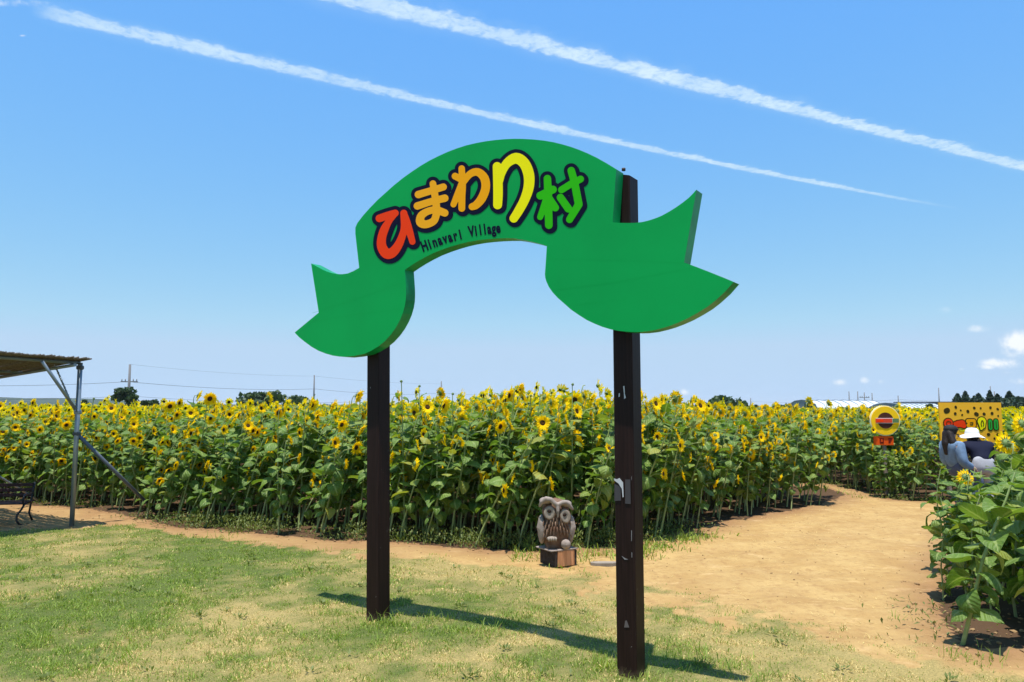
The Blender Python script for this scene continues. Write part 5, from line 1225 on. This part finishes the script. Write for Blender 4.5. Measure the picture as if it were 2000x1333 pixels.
M_POLE = pmat('concrete pole', (.16, .16, .165), .8)
GP = 'utility poles along the horizon'
def pole(px, ptop, Yd, label, arm=True, r=.11, arm_z=.80):
    a = at(px, ptop, Yd); root = empty('utility_pole', (a.x, Yd, 0), 0, label=label, cat='utility pole', group=GP)
    b = MB(); b.tube([(0, 0, -.2), (0, 0, a.z)], [r * 1.25, r * .8], 8); b.build('pole', M_POLE, root)
    if arm:
        z = a.z * arm_z if arm is True else arm
        b = MB(); b.box((0, 0, z), (1.7, .1, .1)); b.build('crossarm', M_POLE, root)
        for x in (-.75, -.4, .4, .75): b = MB(); b.tube([(x, 0, z + .05), (x, 0, z + .28)], [.05, .035], 6); b.build('insulator', M_POLE, root)
    return a
zp = at(254, 746, 75).z
PO = [pole(254, 712, 75, 'nearest utility pole with crossarm above the ragged tree', arm=zp, r=.14), pole(614, 733, 105, 'slim utility pole just left of the gate', arm=False), pole(862, 745, 150, 'thin pole under the left half of the arch', arm=False, r=.14), pole(1045, 756, 180, 'thin pole under the right half of the arch', arm=False, r=.15), pole(1186, 763, 200, 'faint pole just left of the right gate post', arm=False, r=.15)]
pole(1466, 778, 190, 'faint pole between the wide dark tree and the tunnels', arm=False, r=.15)
for k, (px, pt) in enumerate([(1658, 765), (1675, 765), (1688, 767), (1703, 768), (1754, 773), (1833, 758), (1934, 755), (1942, 765)]):
    pole(px, pt, 130, ['first of four thin masts above the grey shed', 'second of four thin masts above the grey shed', 'third of four thin masts above the grey shed', 'fourth of four thin masts above the grey shed', 'single thin mast right of the round sign', 'tall thin mast at the left end of the orange board', 'thin mast among the conifers', 'second short mast among the conifers'][k], arm=(k == 2), r=.10, arm_z=.78)
M_WIRE = pmat('power line', (.05, .055, .06), .6)
def wire(a, e, sag, label, r=.022, n=14):
    b = MB(); a, e = Vector(a), Vector(e)
    b.tube([a.lerp(e, k / n) - Vector((0, 0, sag * 4 * (k / n) * (1 - k / n))) for k in range(n + 1)], r, 4)
    tag(b.build('power_line', M_WIRE), label, 'power line', 'power lines along the horizon')
w1, w2 = at(254, 746, 75), at(614, 760, 105)
wire(at(-260, 748, 70), at(248, 746, 75), .35, 'power line running left from the crossarm pole')
wire(at(260, 747, 75), at(614, 760, 105), .35, 'power line between the crossarm pole and the slim pole')
wire(at(614, 760, 105), at(862, 768, 150), .5, 'power line from the slim pole to the pole under the arch')
wire(at(862, 768, 150), at(1186, 775, 200), .5, 'power line passing behind the gate under the arch')
wire(at(-260, 776, 74), at(254, 774, 76), .3, 'lower power line left of the crossarm pole', .016)
wire(at(254, 774, 76), at(700, 785, 110), .4, 'lower power line from the ragged tree towards the gate', .016)
wire(at(254, 712, 75), at(614, 735, 105), .3, 'thin top wire between the two left poles', .010)
wire(at(614, 735, 105), at(862, 750, 150), .3, 'thin top wire right of the slim pole', .012)
wire(at(1466, 784, 190), at(1754, 781, 130), .5, 'power line above the polytunnels', .016)
wire(at(1754, 781, 130), at(2200, 766, 120), .8, 'power line rising right past the conifers', .016)

# ------------------------------------------------------------------ summer haze: thin, even air over the whole plain
mh = bpy.data.materials.new('haze'); mh.use_nodes = True; t = NT(mh.node_tree)
pv_ = t.n('ShaderNodeVolumePrincipled', i_Color=(.86, .93, 1.0, 1), i_Density=.00014, i_Anisotropy=0.0)
t.n('ShaderNodeOutputMaterial', i_Volume=pv_.outputs[0])
b = MB(); b.box((0, 7800, 34.45), (18400, 16800, 71.1)); tag(b.build('haze', mh), kind='stuff')

# ------------------------------------------------------------------ sunflowers still alike in their label are told apart by their order from the left
by = {}
for o in list(COL.objects):
    if o.parent is None and o.get('category') == 'sunflower': by.setdefault(o['label'], []).append(o)
ORD = ['leftmost', 'second from left', 'third from left', 'fourth from left', 'fifth from left', 'sixth from left', 'seventh from left', 'eighth from left', 'ninth from left', 'tenth from left', 'eleventh from left', 'twelfth from left', 'thirteenth from left']
for lab, os_ in by.items():
    if len(os_) < 2 or len(os_) > 13: continue
    os_.sort(key=lambda o: o.location.x / o.location.y)
    for k, o in enumerate(os_):
        suf = ('left one', 'right one')[k] if len(os_) == 2 else ORD[k] if k < len(os_) - 1 else 'rightmost'
        if len(lab.split()) + len(suf.split()) <= 16: o['label'] = lab + ', ' + suf
